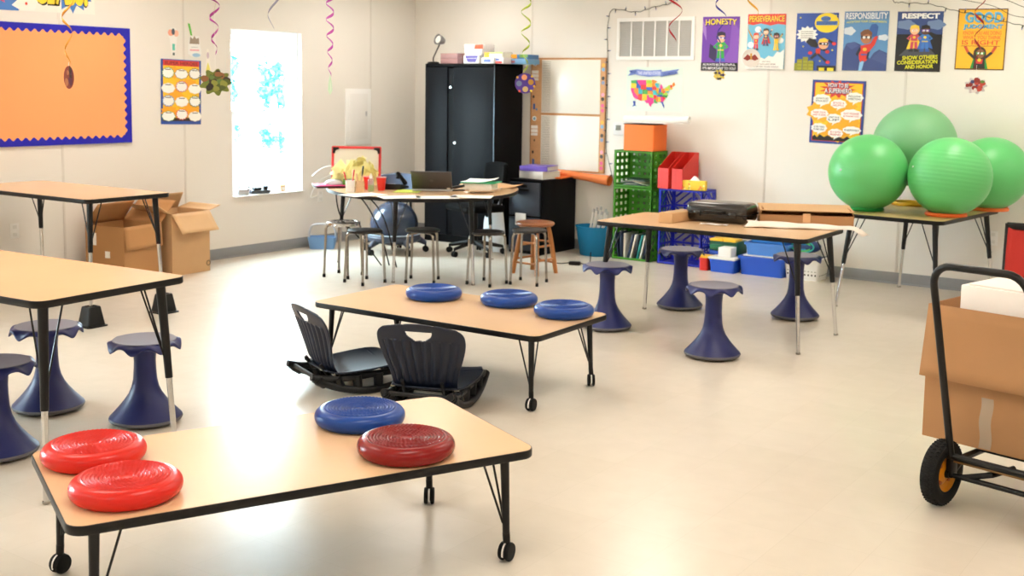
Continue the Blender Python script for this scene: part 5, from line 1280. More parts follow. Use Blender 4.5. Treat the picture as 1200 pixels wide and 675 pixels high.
f.ell('kid_figure', .68, .46, .12, .085, '#F0B088'); f.poly('kid_figure', [(.54, .47), (.58, .55), (.70, .57), (.80, .53), (.72, .50), (.60, .50)], '#F4CF3B'); f.poly('kid_figure', [(.57, .49), (.80, .49), (.78, .44), (.58, .45)], '#16161B')
for a in (.66, .74): f.ell('kid_figure', a, .468, .022, .014, '#FFFFFF', 8)
for a0, a1, h in ((0, .06, .13), (.06, .19, .20), (.2, .33, .24), (.33, .47, .16)):
    f.rect('skyline', a0, 0, a1, h, '#8C8A22'); 
    for r in range(3): f.rect('skyline', a0 + .015, .02 + r * .06, a1 - .015, .055 + r * .06, '#A3A02B') if a1 - a0 > .1 else None
f.rect('skyline', .55, 0, 1, .09, '#1A1A1E'); f.rect('skyline', .60, .0, .73, .055, '#EBD735'); f.rect('skyline', .80, .0, .95, .055, '#EBD735')
for a, b in ((.10, .92), (.95, .95), (.2, .42), (.62, .17), (.9, .36)): f.burst('stars', a, b, .03, .02, '#E8D94E', 5, .45)
f.build(t, '#2C4FA5')
# responsibility
t, f = back_poster('blue RESPONSIBILITY poster with a flying child in red', -3.48, -3.095, 1.818, 2.323, .012)
f.rect('header', 0, .86, 1, 1, '#5E86B4'); f.text('lettering', 'RESPONSIBILITY', .03, .87, .97, .98, '#F2F2F2', bold=.02); f.text('lettering', 'ACCEPTING YOUR COMMITMENTS', .05, .80, .95, .835, '#E9DC58', bold=.02, arc=.015)
f.ell('cloud', .13, .67, .13, .07, '#DCE6F0', 18, .12, 5); f.ell('cloud', .9, .56, .12, .05, '#DCE6F0', 18, .12, 5)
f.poly('mountains', [(0, 0), (1, 0), (1, .30), (.82, .36), (.70, .30), (.62, .20), (.52, .30), (.40, .44), (.25, .49), (.08, .46), (0, .32)], '#3B4C86'); f.poly('mountains', [(.05, .44), (.25, .49), (.36, .42), (.2, .36)], '#4A5C98'); f.poly('mountains', [(.66, .2), (.85, .35), (1, .26), (1, .1)], '#46578F')
f.poly('kid_figure', [(.40, .16), (.50, .16), (.45, .0), (.38, .0)], '#8CC4EE'); f.poly('kid_figure', [(.36, .36), (.58, .40), (.56, .18), (.50, .15), (.46, .18), (.42, .14), (.38, .2)], '#D93A2C'); f.poly('kid_figure', [(.34, .24), (.30, .28), (.38, .40), (.42, .36)], '#1D2036'); f.poly('kid_figure', [(.58, .40), (.62, .34), (.58, .2), (.54, .2)], '#1D2036')
f.poly('kid_figure', [(.40, .42), (.62, .46), (.72, .60), (.78, .58), (.72, .44), (.60, .32), (.42, .30)], '#D93A2C'); f.poly('kid_figure', [(.61, .56), (.75, .58), (.78, .74), (.72, .79), (.62, .78), (.58, .70)], '#355FA8')
f.ell('kid_figure', .52, .55, .125, .095, '#B5764F', 22); f.poly('kid_figure', [(.40, .58), (.38, .64), (.46, .69), (.56, .70), (.65, .64), (.64, .58), (.55, .62), (.46, .60)], '#7A4A2B'); f.poly('kid_figure', [(.40, .59), (.64, .58), (.63, .53), (.53, .545), (.41, .54)], '#16161B')
for a in (.47, .57): f.ell('kid_figure', a, .562, .035, .024, '#F4F4F4', 10)
f.ell('kid_figure', .50, .36, .05, .03, '#E9C23A', 8); f.rect('kid_figure', .42, .26, .56, .285, '#3A5CA8'); f.build(t, '#5F93C9')
# respect
t, f = back_poster('dark RESPECT poster with two caped children side by side', -3.026, -2.65, 1.813, 2.311, .018)
f.rect('backdrop', 0, .62, 1, 1, '#31477F'); f.ell('backdrop', .2, .78, .2, .08, '#6F86B2', 18, .12, 5); f.ell('backdrop', .85, .78, .2, .08, '#6F86B2', 18, .12, 5); f.poly('backdrop', [(0, .45), (.12, .62), (.25, .55), (.35, .66), (.6, .6), (.75, .66), (1, .58), (1, .3), (0, .3)], '#14161E'); f.poly('backdrop', [(.08, .26), (.92, .26), (.75, .38), (.25, .38)], '#494C55')
f.text('lettering', 'RESPECT', .10, .88, .92, .97, '#F4F4F4', bold=.05)
kid(f, .40, .33, .50, '#F0BE98', '#EFCB4A', '#CB4A5E', '#F0D03A', 'hips', boots='#2B2B30', mask=None); kid(f, .64, .33, .50, '#5E3C2B', '#17161A', '#3D79C8', '#3A66B8', 'hips', boots='#2E5AA8', mask='#6D4AA8')
f.text('lettering', 'SHOW OTHERS', .17, .20, .94, .27, '#E2DE33', bold=.03, rot=.05); f.text('lettering', 'CONSIDERATION', .06, .125, .94, .19, '#E2DE33', bold=.03, rot=.05); f.text('lettering', 'AND HONOR', .24, .05, .86, .115, '#E2DE33', bold=.03, rot=.05); f.build(t, '#131318')
# good judgment
t, f = back_poster('yellow GOOD JUDGMENT poster with a child lifting up the words', -2.534, -2.151, 1.829, 2.32, .02)
f.rect('border', 0, 0, 1, .018, '#5B3B26'); f.rect('border', 0, .982, 1, 1, '#5B3B26'); f.rect('border', 0, 0, .022, 1, '#5B3B26'); f.rect('border', .978, 0, 1, 1, '#5B3B26')
f.shadow_text('lettering', 'GOOD', .14, .78, .90, .95, '#5FB4DC', under='#3B86B4', d=.01); f.shadow_text('lettering', 'JUDGMENT', .12, .66, .92, .75, '#5FB4DC', under='#3B86B4', d=.008)
f.text('lettering', 'KNOW YOU ARE DOING', .13, .575, .90, .635, '#E2622A'); f.text('lettering', 'WHAT YOU THINK', .13, .50, .90, .56, '#E2622A'); f.text('lettering', 'IS RIGHT', .12, .41, .88, .485, '#D8502A'); f.rect('lettering', .10, .385, .90, .393, '#8A3B1E')
f.poly('kid_figure', [(.38, .2), (.62, .2), (.68, .02), (.32, .02)], '#2F8E3C'); f.poly('kid_figure', [(.40, .22), (.60, .22), (.62, .02), (.38, .02)], '#211A1C'); f.poly('kid_figure', [(.42, .22), (.58, .22), (.56, .10), (.44, .10)], '#C8312C')
for sg in (-1, 1): f.poly('kid_figure', [(.5 + sg * .08, .21), (.5 + sg * .10, .16), (.5 + sg * .26, .27), (.5 + sg * .22, .30)], '#2B2022'); f.poly('kid_figure', [(.5 + sg * .22, .30), (.5 + sg * .26, .27), (.5 + sg * .34, .38), (.5 + sg * .28, .39)], '#C8542F')
f.ell('kid_figure', .5, .27, .13, .11, '#3B241A', 20); f.ell('kid_figure', .51, .265, .085, .075, '#8A5A3C', 18); f.poly('kid_figure', [(.42, .29), (.60, .29), (.59, .25), (.43, .25)], '#2F8E3C')
for a in (.475, .545): f.ell('kid_figure', a, .27, .024, .018, '#F4F4F4', 8)
f.ell('kid_figure', .5, .16, .04, .03, '#E9C23A', 8); f.build(t, '#F1B62B')
# how to be
t, f = back_poster('yellow HOW TO BE A SUPERHERO rules poster with nine white speech bubbles', -3.745, -3.269, 1.179, 1.733, .022)
f.rect('panel', .045, .035, .955, .965, '#C8342C'); f.rect('panel', .06, .045, .94, .955, '#F6C529'); f.burst('burst', .48, .86, .36, .15, '#D23A2A', 13, .6)
for a, b, c in ((.2, .5, .3), (.62, .6, .26), (.5, .2, .3), (.75, .35, .2)): f.burst('burst', a, b, c, c * .6, '#F2AF22', 9, .8)
f.shadow_text('lettering', 'HOW TO BE', .30, .89, .68, .955, '#F4F4F6', under='#20305E'); f.shadow_text('lettering', 'A SUPERHERO', .24, .80, .74, .875, '#F4F4F6', under='#20305E')
bub = [(.20, .69, .17, .085, 'ALWAYS DO', 'YOUR BEST', '#222'), (.52, .63, .15, .07, 'BE KIND &', 'HELPFUL', '#C33'), (.81, .74, .16, .08, 'FOLLOW', 'DIRECTIONS', '#222'), (.17, .47, .17, .07, 'RAISE YOUR', 'HAND TO SPEAK', '#C33'), (.77, .47, .20, .085, 'SAY PLEASE', '& THANK YOU', '#C33'), (.45, .40, .14, .075, "DON'T GIVE", 'UP', '#222'), (.18, .24, .15, .075, 'LISTEN WHEN', 'OTHERS SPEAK', '#222'), (.50, .17, .14, .07, 'BE A GOOD', 'FRIEND', '#C33'), (.80, .23, .17, .06, 'BE RESPONSIBLE', None, '#222')]
f.poly('skyline', [(.06, .045), (.94, .045), (.94, .08), (.85, .12), (.8, .08), (.72, .13), (.65, .09), (.55, .12), (.45, .09), (.35, .13), (.28, .10), (.2, .14), (.15, .09), (.1, .13), (.06, .10)], '#16120E')
for a, b, c, e, s1, s2, col in bub:
    col = {'#222': '#222222', '#C33': '#CC3333'}[col]
    f.ell('speech_bubble', a, b, c, e, '#F3F2EE', 36, .06, 9); f.poly('speech_bubble', [(a - .02, b - e * .8), (a + .05, b - e * .8), (a - .03, b - e * 1.5)], '#F3F2EE')
    if s2: f.text('lettering', s1, a - c * .7, b + .004, a + c * .7, b + .034, col); f.text('lettering', s2, a - c * .72, b - .036, a + c * .72, b - .008, col)
    else: f.text('lettering', s1, a - c * .8, b - .014, a + c * .8, b + .014, col)
f.build(t, '#2B4594')
# left wall ----------------------------------------------------------------
def left_sheet(name, lb, cat, y0, y1, z0, z1, tilt=0., group=None):
    t = thing(name, lb, cat, (XL + .0036, (y0 + y1) / 2, (z0 + z1) / 2), rad(90), group); t.rotation_euler = (0, tilt, rad(90)); return t, Flat(y1 - y0, z1 - z0)
# poster with twelve bubbles
t, f = left_sheet('wall_poster', 'yellow poster of twelve empty speech bubbles on the left wall', 'poster', 6.418, 6.856, 1.263, 1.834, .02)
f.rect('panel', .05, .05, .95, .96, '#F6C428'); f.rect('header', .05, .90, .95, .985, '#C9352B'); f.text('lettering', 'SUPER HEROES', .09, .915, .91, .97, '#7E1F1A', bold=.03)
for a, b in ((.3, .8), (.7, .62), (.35, .45), (.75, .25), (.2, .2)): f.burst('burst', a, b, .22, .10, '#F3A928', 9, .75)
f.rect('edge_strip', .05, .05, .95, .10, '#3A2720')
cs = ['#4B9B45', '#3F3F45', '#26323C', '#E9E2D2', '#C0407E', '#E9E2D2', '#3D7FC0', '#E9E2D2', '#2F6E4A', '#4B9B45', '#CF3A33', '#E9E2D2']
for i in range(12):
    r_, c_ = divmod(i, 3); a = .17 + .33 * c_; b = .79 - .215 * r_ + (.01 if c_ == 1 else 0) - (.02 if (r_ + c_) % 2 else 0)
    if i % 2 == 0: f.burst('bubble_edge', a, b, .165, .095, cs[i], 13, .82); f.burst('speech_bubble', a, b, .145, .082, '#F6F5F0', 13, .84)
    else: f.ell('bubble_edge', a, b, .165, .078, cs[i], 30, .05, 8); f.ell('speech_bubble', a, b, .155, .072, '#F6F5F0', 30, .05, 8)
    f.rect('lettering', a - .07, b + .045, a + .07, b + .058, '#55504A')
f.build(t, '#2F4FA0')
# bulletin board
t = thing('bulletin_board', 'large orange bulletin board with a scalloped royal blue foil border', 'bulletin board', (XL + .0035, 4.70, 1.60), rad(90))
w_, h_ = 2.795, .955
m = MB().use(M['orange']); m.box((0, -.008, 0), (w_ - .02, .012, h_ - .02)); m.build('backing_paper', t, smooth=0)
m = MB().use(M['royal'])
def scal(p0, p1, nrm, nb):
    pts = []; p0 = Vector(p0); p1 = Vector(p1); nrm = Vector(nrm)
    for i in range(nb * 8 + 1):
        s = i / (nb * 8); pts.append(p0 + (p1 - p0) * s + nrm * (.052 + .013 * math.cos(2 * PI * s * nb)))
    vs = [(p.x, -.017, p.y) for p in pts] + [((p0 + (p1 - p0) * i / (nb * 8)).x, -.017 - .001, (p0 + (p1 - p0) * i / (nb * 8)).y) for i in range(nb * 8 + 1)]
    vs2 = [(x, -.0085, z) for x, y, z in vs[:nb * 8 + 1]]
    n = nb * 8 + 1
    m.add(vs + vs2, [[i, i + 1, n + i + 1, n + i] for i in range(n - 1)] + [[i, i + 1, 2 * n + i + 1, 2 * n + i] for i in range(n - 1)])
a, b = w_ / 2, h_ / 2
scal((-a, b), (a, b), (0, -1), 40); scal((-a, -b), (a, -b), (0, 1), 40); scal((a, -b), (a, b), (-1, 0), 14); scal((-a, -b), (-a, b), (1, 0), 14)
m.ring(rrect(w_ + .006, h_ + .006, .004, 2), rrect(w_ - .02, h_ - .02, .004, 2), 0, .0175, Matrix.Rotation(PI / 2, 4, 'X'))
m.build('foil_border', t, smooth=20)
# banner
t, f = left_sheet('class_banner', 'cartoon banner reading CLASS! above the bulletin board', 'banner', 4.42, 5.775, 2.17, 2.58, -.012)
f.poly('backdrop', [(0, 0), (.50, 0), (.62, .45), (.7, 1), (0, 1)], '#3F78C4'); f.poly('backdrop', [(.46, .1), (.52, .0), (.60, .02), (.66, .4), (.60, .5)], '#F2EDE6')
f.burst('burst', .30, .50, .24, .42, '#D8457A', 12, .6); f.burst('burst', .85, .5, .15, .5, '#3F78C4', 12, .7)
f.text('lettering', 'TO THE', .20, .30, .50, .62, '#F2A33A', bold=.04)
f.text('lettering', 'CLASS!', .601, .12, .956, .74, '#1B1B22', bold=.10); f.text('lettering', 'CLASS!', .598, .15, .953, .77, '#F6D42E', bold=.05)
f.burst('stars', .955, .55, .03, .10, '#F4D13A', 5, .45); f.ell('stars', .55, .14, .008, .03, '#D8473A', 10); f.build(t, '#EFE9E0')
# small cutouts
t, f = left_sheet('wall_decal', 'tall thin paper cutout with orange and teal bits, left of the pen cutout', 'wall decal', 6.495, 6.625, 1.87, 2.11)
f.ell('printed_shapes', .3, .82, .24, .12, '#E9A58C'); f.ell('printed_shapes', .75, .80, .2, .12, '#EDB79E'); f.ell('printed_shapes', .5, .86, .14, .12, '#56606A'); f.rect('printed_shapes', .40, .18, .62, .42, '#62C2B0'); f.rect('printed_shapes', .42, .0, .6, .10, '#4C5A55'); f.build(t, '#EDEBE8', [(.35, 0), (.65, 0), (.75, .4), (.8, .6), (1, .8), (.7, 1), (.3, 1), (0, .8), (.2, .6), (.25, .4)])
t, f = left_sheet('wall_decal', 'paper cutout of pens in a cup with a green ruler, above the left wall poster', 'wall decal', 6.70, 6.88, 1.86, 2.05)
f.poly('printed_shapes', [(.2, .62), (.25, .95), (.4, .85), (.5, 1), (.62, .86), (.78, .92), (.8, .62)], '#9B8A78'); f.rect('printed_shapes', .22, .3, .78, .36, '#E59AA8'); f.ell('printed_shapes', .6, .1, .25, .09, '#9CC3DE'); f.rect('printed_shapes', .3, .45, .7, .48, '#B9BEC2')
f.poly('green_ruler', [(.26, 1.02), (.38, 1.0), (.24, 1.55), (.10, 1.57)], '#58B53C'); f.build(t, '#ECEBE9', [(.1, .15), (.4, 0), (.8, 0), (.95, .2), (.85, .6), (.8, 1), (.2, .95), (.12, .6)])
t, f = left_sheet('wall_decal', 'small pale yellow triangular cutout beside the pen cutout', 'wall decal', 6.905, 6.975, 1.74, 1.94)
f.poly('printed_shapes', [(.1, 0), (.9, .05), (.5, .4)], '#E6D96A'); f.ell('printed_shapes', .5, .7, .2, .15, '#C9B7C4'); f.build(t, '#EEEAE0', [(0, 0), (1, .03), (.75, .6), (.65, 1), (.35, 1), (.3, .6)])
# breaker panel
t = thing('breaker_panel', 'white breaker panel door set on the left wall near the corner', 'panel', (XL, 8.92, 1.30), rad(90))
m = MB().use(M['white']); m.box((0, -.006, 0), (.39, .012, .585), .004); m.build('frame', t); m = MB().use(M['plastic_white']); m.box((0, -.014, 0), (.27, .008, .48), .003); d_ = m.build('panel_door', t); m = MB().use(M['silver']); m.box((.11, -.020, .03), (.02, .006, .05), .002); m.build('latch', d_)
# flat wall stickers on the back wall
t, f = left_sheet('x', '', '', 0, .2, 0, .15)
bpy.data.objects.remove(t)

# ---------------------------------------------------------------- hanging swirls
def swirl(lb, x, y, zbot, r, c1, turns_per_m=9, cut=None, c2=None, zg=None):
    """spiral foil streamer from the ceiling; cut = (builder, height) hangs below"""
    t = thing('hanging_swirl', lb, 'hanging decoration', (x, y, ZC), random.uniform(0, 6), 'hanging swirls')
    L_ = ZC - zbot; n = int(L_ * turns_per_m * 16); m = MB().use(mat('foil_' + c1, c1, .25, .3, var=.1))
    vs = []
    for i in range(n + 1):
        s = i / n; a = 2 * PI * turns_per_m * L_ * s; rr = r * (1 if s < .75 else (1 - (s - .75) / .25 * .6)); z = -L_ * s
        vs += [(rr * math.cos(a), rr * math.sin(a), z), (rr * math.cos(a + .12), rr * math.sin(a + .12), z - .015 + .006 * math.sin(a))]
    m.add(vs, [[2 * i, 2 * i + 1, 2 * i + 3, 2 * i + 2] for i in range(n)])
    o = m.build('swirl', t, smooth=80); md = o.modifiers.new('thick', 'SOLIDIFY'); md.thickness = .0006
    h = MB().use(M['steel']); h.cyl((0, 0, 0), (0, 0, -.02), .002, seg=6); h.lathe([(.001, 0), (.012, -.001), (.012, -.003), (.001, -.004)], 12, cap0=False, cap1=False); h.build('ceiling_hook', t)
    if cut:
        w_, h_, ztop, sheet, poly, ink_fn, name = cut
        th = MB().use(M['plastic_white']); th.cyl((0, 0, -L_), (0, 0, ztop - ZC + .0), .0008, seg=6); th.build('thread', t)
        e = thing('x', '', ''); f = Flat(w_, h_); ink_fn(f); f.build(e, sheet, poly, name)
        zr = -t.rotation_euler.z + FACE
        for ch in list(e.children):
            me = ch.data; mt = Matrix.Translation((0, 0, ztop - ZC - h_ / 2)) @ Matrix.Rotation(zr, 4, 'Z'); me.transform(mt); ch.parent = t
        bpy.data.objects.remove(e)
    return t
FACE = rad(35)
scal12 = [(.5 + .5 * (.86 + .14 * math.cos(9 * a)) * math.cos(a), .5 + .5 * (.86 + .14 * math.cos(9 * a)) * math.sin(a)) for a in [2 * PI * k / 54 for k in range(54)]]
round_ = [(.5 + .5 * math.cos(2 * PI * k / 40), .5 + .5 * math.sin(2 * PI * k / 40)) for k in range(40)]
def blots(cols, n, seed, r=.13):
    def fn(f):
        rg = random.Random(seed)
        for i in range(n):
            a = rg.uniform(0, 2 * PI); q = .36 * rg.random() ** .5
            f.ell('printed_shapes', .5 + q * math.cos(a), .5 + q * math.sin(a), r * rg.uniform(.6, 1.2), r * rg.uniform(.6, 1.2), rg.choice(cols), 12, .1, 3)
    return fn
swirl('purple foil swirl hanging left of the window', -4.78, 4.03, 1.80, .028, '#B0409A', 9)
swirl('thin silver-lilac swirl hanging in front of the top of the window', -4.54, 4.22, 1.93, .045, '#A9A9C6', 4)
swirl('pink foil swirl with a pale green pendant, between the window and the cabinet', -4.64, 4.74, 1.70, .022, '#D86AD0', 11, cut=(.035, .12, 1.70, '#CFEFD3', [(.5, 0), (.85, .2), (.75, .6), (.5, 1), (.25, .6), (.15, .2)], lambda f: f.poly('printed_shapes', [(.5, .1), (.7, .3), (.5, .8)], '#E8F7E6'), 'cutout'))
swirl('green foil swirl with a round purple medallion, in front of the tall cabinet', -4.02, 5.79, 1.73, .030, '#A9BE3A', 8, cut=(.125, .125, 1.725, '#4A2E90', round_, lambda f: [f.ell('printed_shapes', .5 + .29 * math.cos(a), .5 + .29 * math.sin(a), .14, .14, c, 16) for a, c in ((1.7, '#E79B6A'), (.2, '#B8862E'), (-1.5, '#C9B27A'), (3.2, '#6C7FA8'))] + [f.ell('printed_shapes', .5 + .47 * math.cos(a), .5 + .47 * math.sin(a), .06, .06, c, 10) for a, c in ((.8, '#E8C33A'), (2.5, '#D9A441'), (4.1, '#E0563A'), (5.4, '#E8D23A'), (-.3, '#E9B23A'))], 'cutout'))
swirl('red foil swirl hanging in front of the air grille', -3.30, 6.34, 1.94, .050, '#B6323A', 5)
swirl('dark blue swirl with a small yellow and purple badge, over the HONESTY poster', -3.28, 6.96, 1.95, .040, '#3B3FA0', 5, cut=(.085, .075, 1.775, '#D9C85A', scal12, blots(['#3A2F6E', '#8A7FB8', '#E7D76A', '#4A4A52'], 14, 3, .12), 'cutout'))
swirl('yellow swirl with a round white badge, beside the PERSEVERANCE poster', -3.115, 7.08, 1.98, .040, '#E3A52E', 5, cut=(.12, .12, 1.91, '#EDEBEA', round_, lambda f: [f.poly('printed_shapes', [(.08, .45), (.3, .7), (.5, .55), (.7, .7), (.92, .45), (.7, .35), (.5, .45), (.3, .35)], '#9A3B34'), f.poly('printed_shapes', [(.45, .4), (.55, .4), (.55, .75), (.45, .75)], '#D9A848')], 'cutout'))
swirl('orange swirl with a dark red oval tag, in front of the bulletin board', -4.50, 2.985, 1.72, .026, '#E09A3A', 7, cut=(.045, .10, 1.705, '#7E3A32', [(.5 + .5 * math.cos(a), .5 + .5 * math.sin(a)) for a in [2 * PI * k / 30 for k in range(30)]], blots(['#A86A4A', '#5B2A44', '#C08A52', '#3E2A2A'], 9, 5, .16), 'cutout'))
swirl('dark red swirl with a scalloped tag, before the GOOD JUDGMENT poster', -1.648, 6.865, 1.80, .026, '#A02A2E', 7, cut=(.135, .10, 1.735, '#C9C4C8', scal12, blots(['#8E2F2C', '#5E8A3C', '#C24A3C', '#E4E0E0', '#3E4A78'], 18, 9, .12), 'cutout'))
swirl('pale swirl with a large scalloped green and brown medallion, left of the window', -4.765, 4.02, 2.0, .012, '#C9C2A0', 6, cut=(.18, .145, 1.715, '#6E7A2E', scal12, blots(['#4E5A22', '#8A8F3A', '#3B2F26', '#8A5A34', '#5E7A3A', '#2B2622'], 26, 11, .12), 'cutout'))
# ---------------------------------------------------------------- string lights
def string_light(lb, pts, nb):
    t = thing('string_light', lb, 'string lights', pts[0]); o0 = Vector(pts[0])
    P = [p - o0 for p in catmull([Vector(p) for p in pts], 10, closed=False)]
    m = MB().use(mat('green_wire', '#2E3326', .6)); m.tube([tuple(p + Vector((0, 0, .004 * math.sin(i * 1.3)))) for i, p in enumerate(P)], .0028, 6); m.build('wire', t)
    bm_ = mat('bulb_glass_blue', '#6E7BB0', .2)
    cum = [0]
    for i in range(1, len(P)): cum.append(cum[-1] + (P[i] - P[i - 1]).length)
    for k in range(nb):
        s = cum[-1] * (k + .5) / nb; i = max(j for j in range(len(cum)) if cum[j] <= s); i = min(i, len(P) - 2)
        p = P[i].lerp(P[i + 1], (s - cum[i]) / max(1e-6, cum[i + 1] - cum[i])); tn = (P[i + 1] - P[i]).normalized()
        sd = Vector((tn.z, 0, -tn.x)) * (1 if k % 2 else -1)
        b = MB().use(mat('green_wire', '#2E3326', .6)); b.cyl(p, p + sd * .018, .005, seg=8); bo = b.build('bulb', t); g = MB().use(bm_); g.cyl(p + sd * .018, p + sd * .036, .005, .002, 8); g.build('bulb_tip', bo)
yw = YB - .014
string_light('string of small blue bulbs draped left of the air grille down past the planner board', [(-5.00, yw, ZC - .01), (-5.124, yw, 2.474), (-5.341, yw, 2.416), (-5.535, yw, 2.373), (-5.79, yw, 2.404), (-5.84, yw, 2.30), (-5.852, yw, 2.165), (-5.838, yw, 1.932), (-5.835, yw, 1.664), (-5.834, yw, 1.412), (-5.84, yw, 1.073), (-5.80, yw, .905), (-5.70, yw, .571), (-5.64, yw, .405)], 27)
string_light('string of small blue bulbs sagging over the RESPECT and GOOD JUDGMENT posters', [(-3.25, yw, ZC - .01), (-3.07, yw - .03, 2.423), (-2.984, yw - .04, 2.385), (-2.754, yw - .04, 2.365), (-2.535, yw - .04, 2.304), (-2.316, yw - .04, 2.258), (-2.121, yw - .04, 2.2), (-1.9, yw - .04, 2.165), (-1.5, yw - .02, 2.2), (-1.2, yw, 2.3)], 15)
for i, (p, lb) in enumerate([(((-2.60, 9.6, 2.44), (-2.2, 9.5, 2.32), (-1.9, 9.45, 2.22), (-1.2, 9.6, 2.35)), 'bare wire strand, lowest of the three above the GOOD JUDGMENT poster'), (((-2.40, 9.6, 2.46), (-2.1, 9.5, 2.36), (-1.8, 9.45, 2.28), (-1.1, 9.6, 2.4)), 'bare wire strand, middle of the three in the upper right corner'), (((-2.15, 9.6, 2.46), (-1.9, 9.5, 2.38), (-1.6, 9.45, 2.30), (-1.0, 9.6, 2.45)), 'bare wire strand, highest of the three in the upper right corner')]):
    m = MB().use(mat('green_wire', '#2E3326', .6)); q = [(p[0][0] - .25, YB - .02, ZC - .005)] + list(p) + [(p[-1][0] + .3, YB - .02, ZC - .005)]
    m.tube([tuple(v) for v in catmull(q, 10, closed=False)], .0024, 6); tag(m.build('hanging_wire'), lb, 'wire', 'wires across the upper right')
# ---------------------------------------------------------------- cardboard boxes
def open_carton(name, lb, loc, rz, w, d, h, m_, flaps, group=None, cat='cardboard box', inner=None):
    """w along x, d along y; flaps = [(side, angle, length)], angle 0 closed inwards, 90 upright, 180 flat outwards, 250 hanging outside"""
    t = thing(name, lb, cat, loc, rz, group); th = .005
    m = MB().use(m_)
    m.box((0, -d / 2 + th / 2, h / 2), (w, th, h)); m.box((0, d / 2 - th / 2, h / 2), (w, th, h)); m.box((-w / 2 + th / 2, 0, h / 2), (th, d - 2 * th, h)); m.box((w / 2 - th / 2, 0, h / 2), (th, d - 2 * th, h)); m.box((0, 0, th / 2), (w - 2 * th, d - 2 * th, th))
    m.build('box_body', t, smooth=0)
    for side, ang, ln in flaps:
        a = rad(ang); mb = MB().use(m_)
        wd = w if side in 'fb' else d
        sg = {'f': (0, -1), 'b': (0, 1), 'l': (-1, 0), 'r': (1, 0)}[side]
        dd = (d if side in 'fb' else w) / 2
        def fp(u, v):
            l = ln * v; bend = .03 * math.sin(PI * v) * math.sin(PI * u) * .35
            out = -l * math.cos(a) + bend * math.sin(a); z = l * math.sin(a) + bend * math.cos(a)
            x = (u - .5) * wd * (1 - .03 * v)
            q = dd + .001 + out
            if side in 'fb': return (x, sg[1] * q, h + z)
            return (sg[0] * q, x, h + z)
        mb.grid(fp, 8, 6); o = mb.build('flap', t, smooth=40); md = o.modifiers.new('thick', 'SOLIDIFY'); md.thickness = .005; md.offset = 0
    return t
# two big boxes by the left wall
t = open_carton('cardboard_box', 'open brown cardboard box nearest the tall table by the left wall', (-8.04, 5.80, 0), rad(12), .40, .44, .47, M['card3'], [('r', 264, .19), ('b', 140, .26), ('l', 52, .22)])
m = MB().use(M['paper']); m.box((-.13, -.2215, .36), (.09, .002, .10)); m.build('shipping_label', t, smooth=0, label='white shipping label')
m = MB().use(M['paper']); m.box((.03, -.2215, .24), (.05, .002, .055)); m.build('small_label', t, smooth=0, label='small white label')
t = open_carton('cardboard_box', 'open light cardboard box with a wide flap folded out, nearest the window', (-8.08, 6.35, 0), rad(3), .40, .42, .53, M['card2'], [('r', 232, .20), ('b', 165, .14), ('f', 150, .16), ('l', 60, .16)])
m = MB().use(mat('recycle_print', '#6E5C3C', .8)); m.tube([(.2015, .19 + .02 * math.cos(2 * PI * k / 14), .07 + .02 * math.sin(2 * PI * k / 14)) for k in range(14)], .004, 6, closed=True); m.build('printed_mark', t, label='printed recycling ring')
# boxes on the crate-side table
z = .7295
t = thing('cardboard_box', 'flat tan cardboard box lying beside the black case on the table', 'cardboard box', (-3.635, 7.11, z), rad(86))
m = MB().use(M['card2']); m.box((0, 0, .034), (.30, .105, .068), .002); m.build('box_body', t)
m = MB().use(mat('brown_tape', '#B58E58', .35)); m.box((0, 0, .0685), (.30, .045, .0012)); m.build('packing_tape', t)
t = thing('equipment_case', 'long black plastic carrying case lying on the table between two cardboard boxes', 'case', (-3.385, 7.30, z), rad(3))
m = MB().use(mat('glossy_black_plastic', '#17120F', .22, coat=.3)); 
m.box((0, 0, .070), (.44, .26, .134), .04, seg=4); m.build('case_body', t)
m = MB().use(M['black']); m.box((0, 0, .062), (.446, .266, .008), .003); m.build('seam_band', t)
for x in (-.13, .13): m = MB().use(mat('glossy_black_plastic', '#17120F')); m.box((x, -.133, .062), (.05, .014, .04), .005); m.build('latch', t)
m = MB().use(M['black']); m.tube([(-.07, -.13, .075), (-.065, -.155, .08), (.065, -.155, .08), (.07, -.13, .075)], .008, 8); m.build('handle', t)
m = MB().use(clear_mat('dull_tape', '#D8D2C8', .2, .35, '#A59A8E')); m.box((-.03, -.1, .1128), (.012, .05, .001)); m.build('tape_strip', t, smooth=0)
t = open_carton('cardboard_box', 'wide shallow cardboard box with a half-open lid at the right end of the table', (-2.89, 7.56, z), rad(27), .62, .28, .072, M['card'], [('b', 90, .05), ('l', 60, .05), ('r', 60, .05)])
m = MB().use(M['card2']); m.box((0, -.005, 0), (.62, .29, .006), mtx=Matrix.Translation((0, 0, .112)) @ Matrix.Rotation(rad(3.5), 4, 'X')); m.build('lid_flap', t, smooth=0)
m = MB().use(mat('shiny_tape', '#E2B486', .25)); m.box((.0, -.1405, .055), (.05, .0012, .06)); m.build('packing_tape', t, smooth=0)
m = MB().use(mat('white_foam_sheet', '#F3E9DF', .5)); 
def foam(u, v): return (-3.13 + .70 * u + .02 * math.sin(7 * v), 7.08 + .16 * v + .32 * u * (1 - .15 * v), z + .004 + .035 * math.sin(PI * v) * (1 - .5 * u) + .006 * math.sin(9 * u + 4 * v) ** 2 - (.0 if u < .92 else (u - .92) * .5))
m.grid(foam, 28, 8); o = m.build('foam_sheet'); md = o.modifiers.new('thick', 'SOLIDIFY'); md.thickness = .003; md.offset = 1; tag(o, 'rumpled white packing foam sheet along the back of the crate-side table', 'packing foam')
m = MB().use(M['paper'])
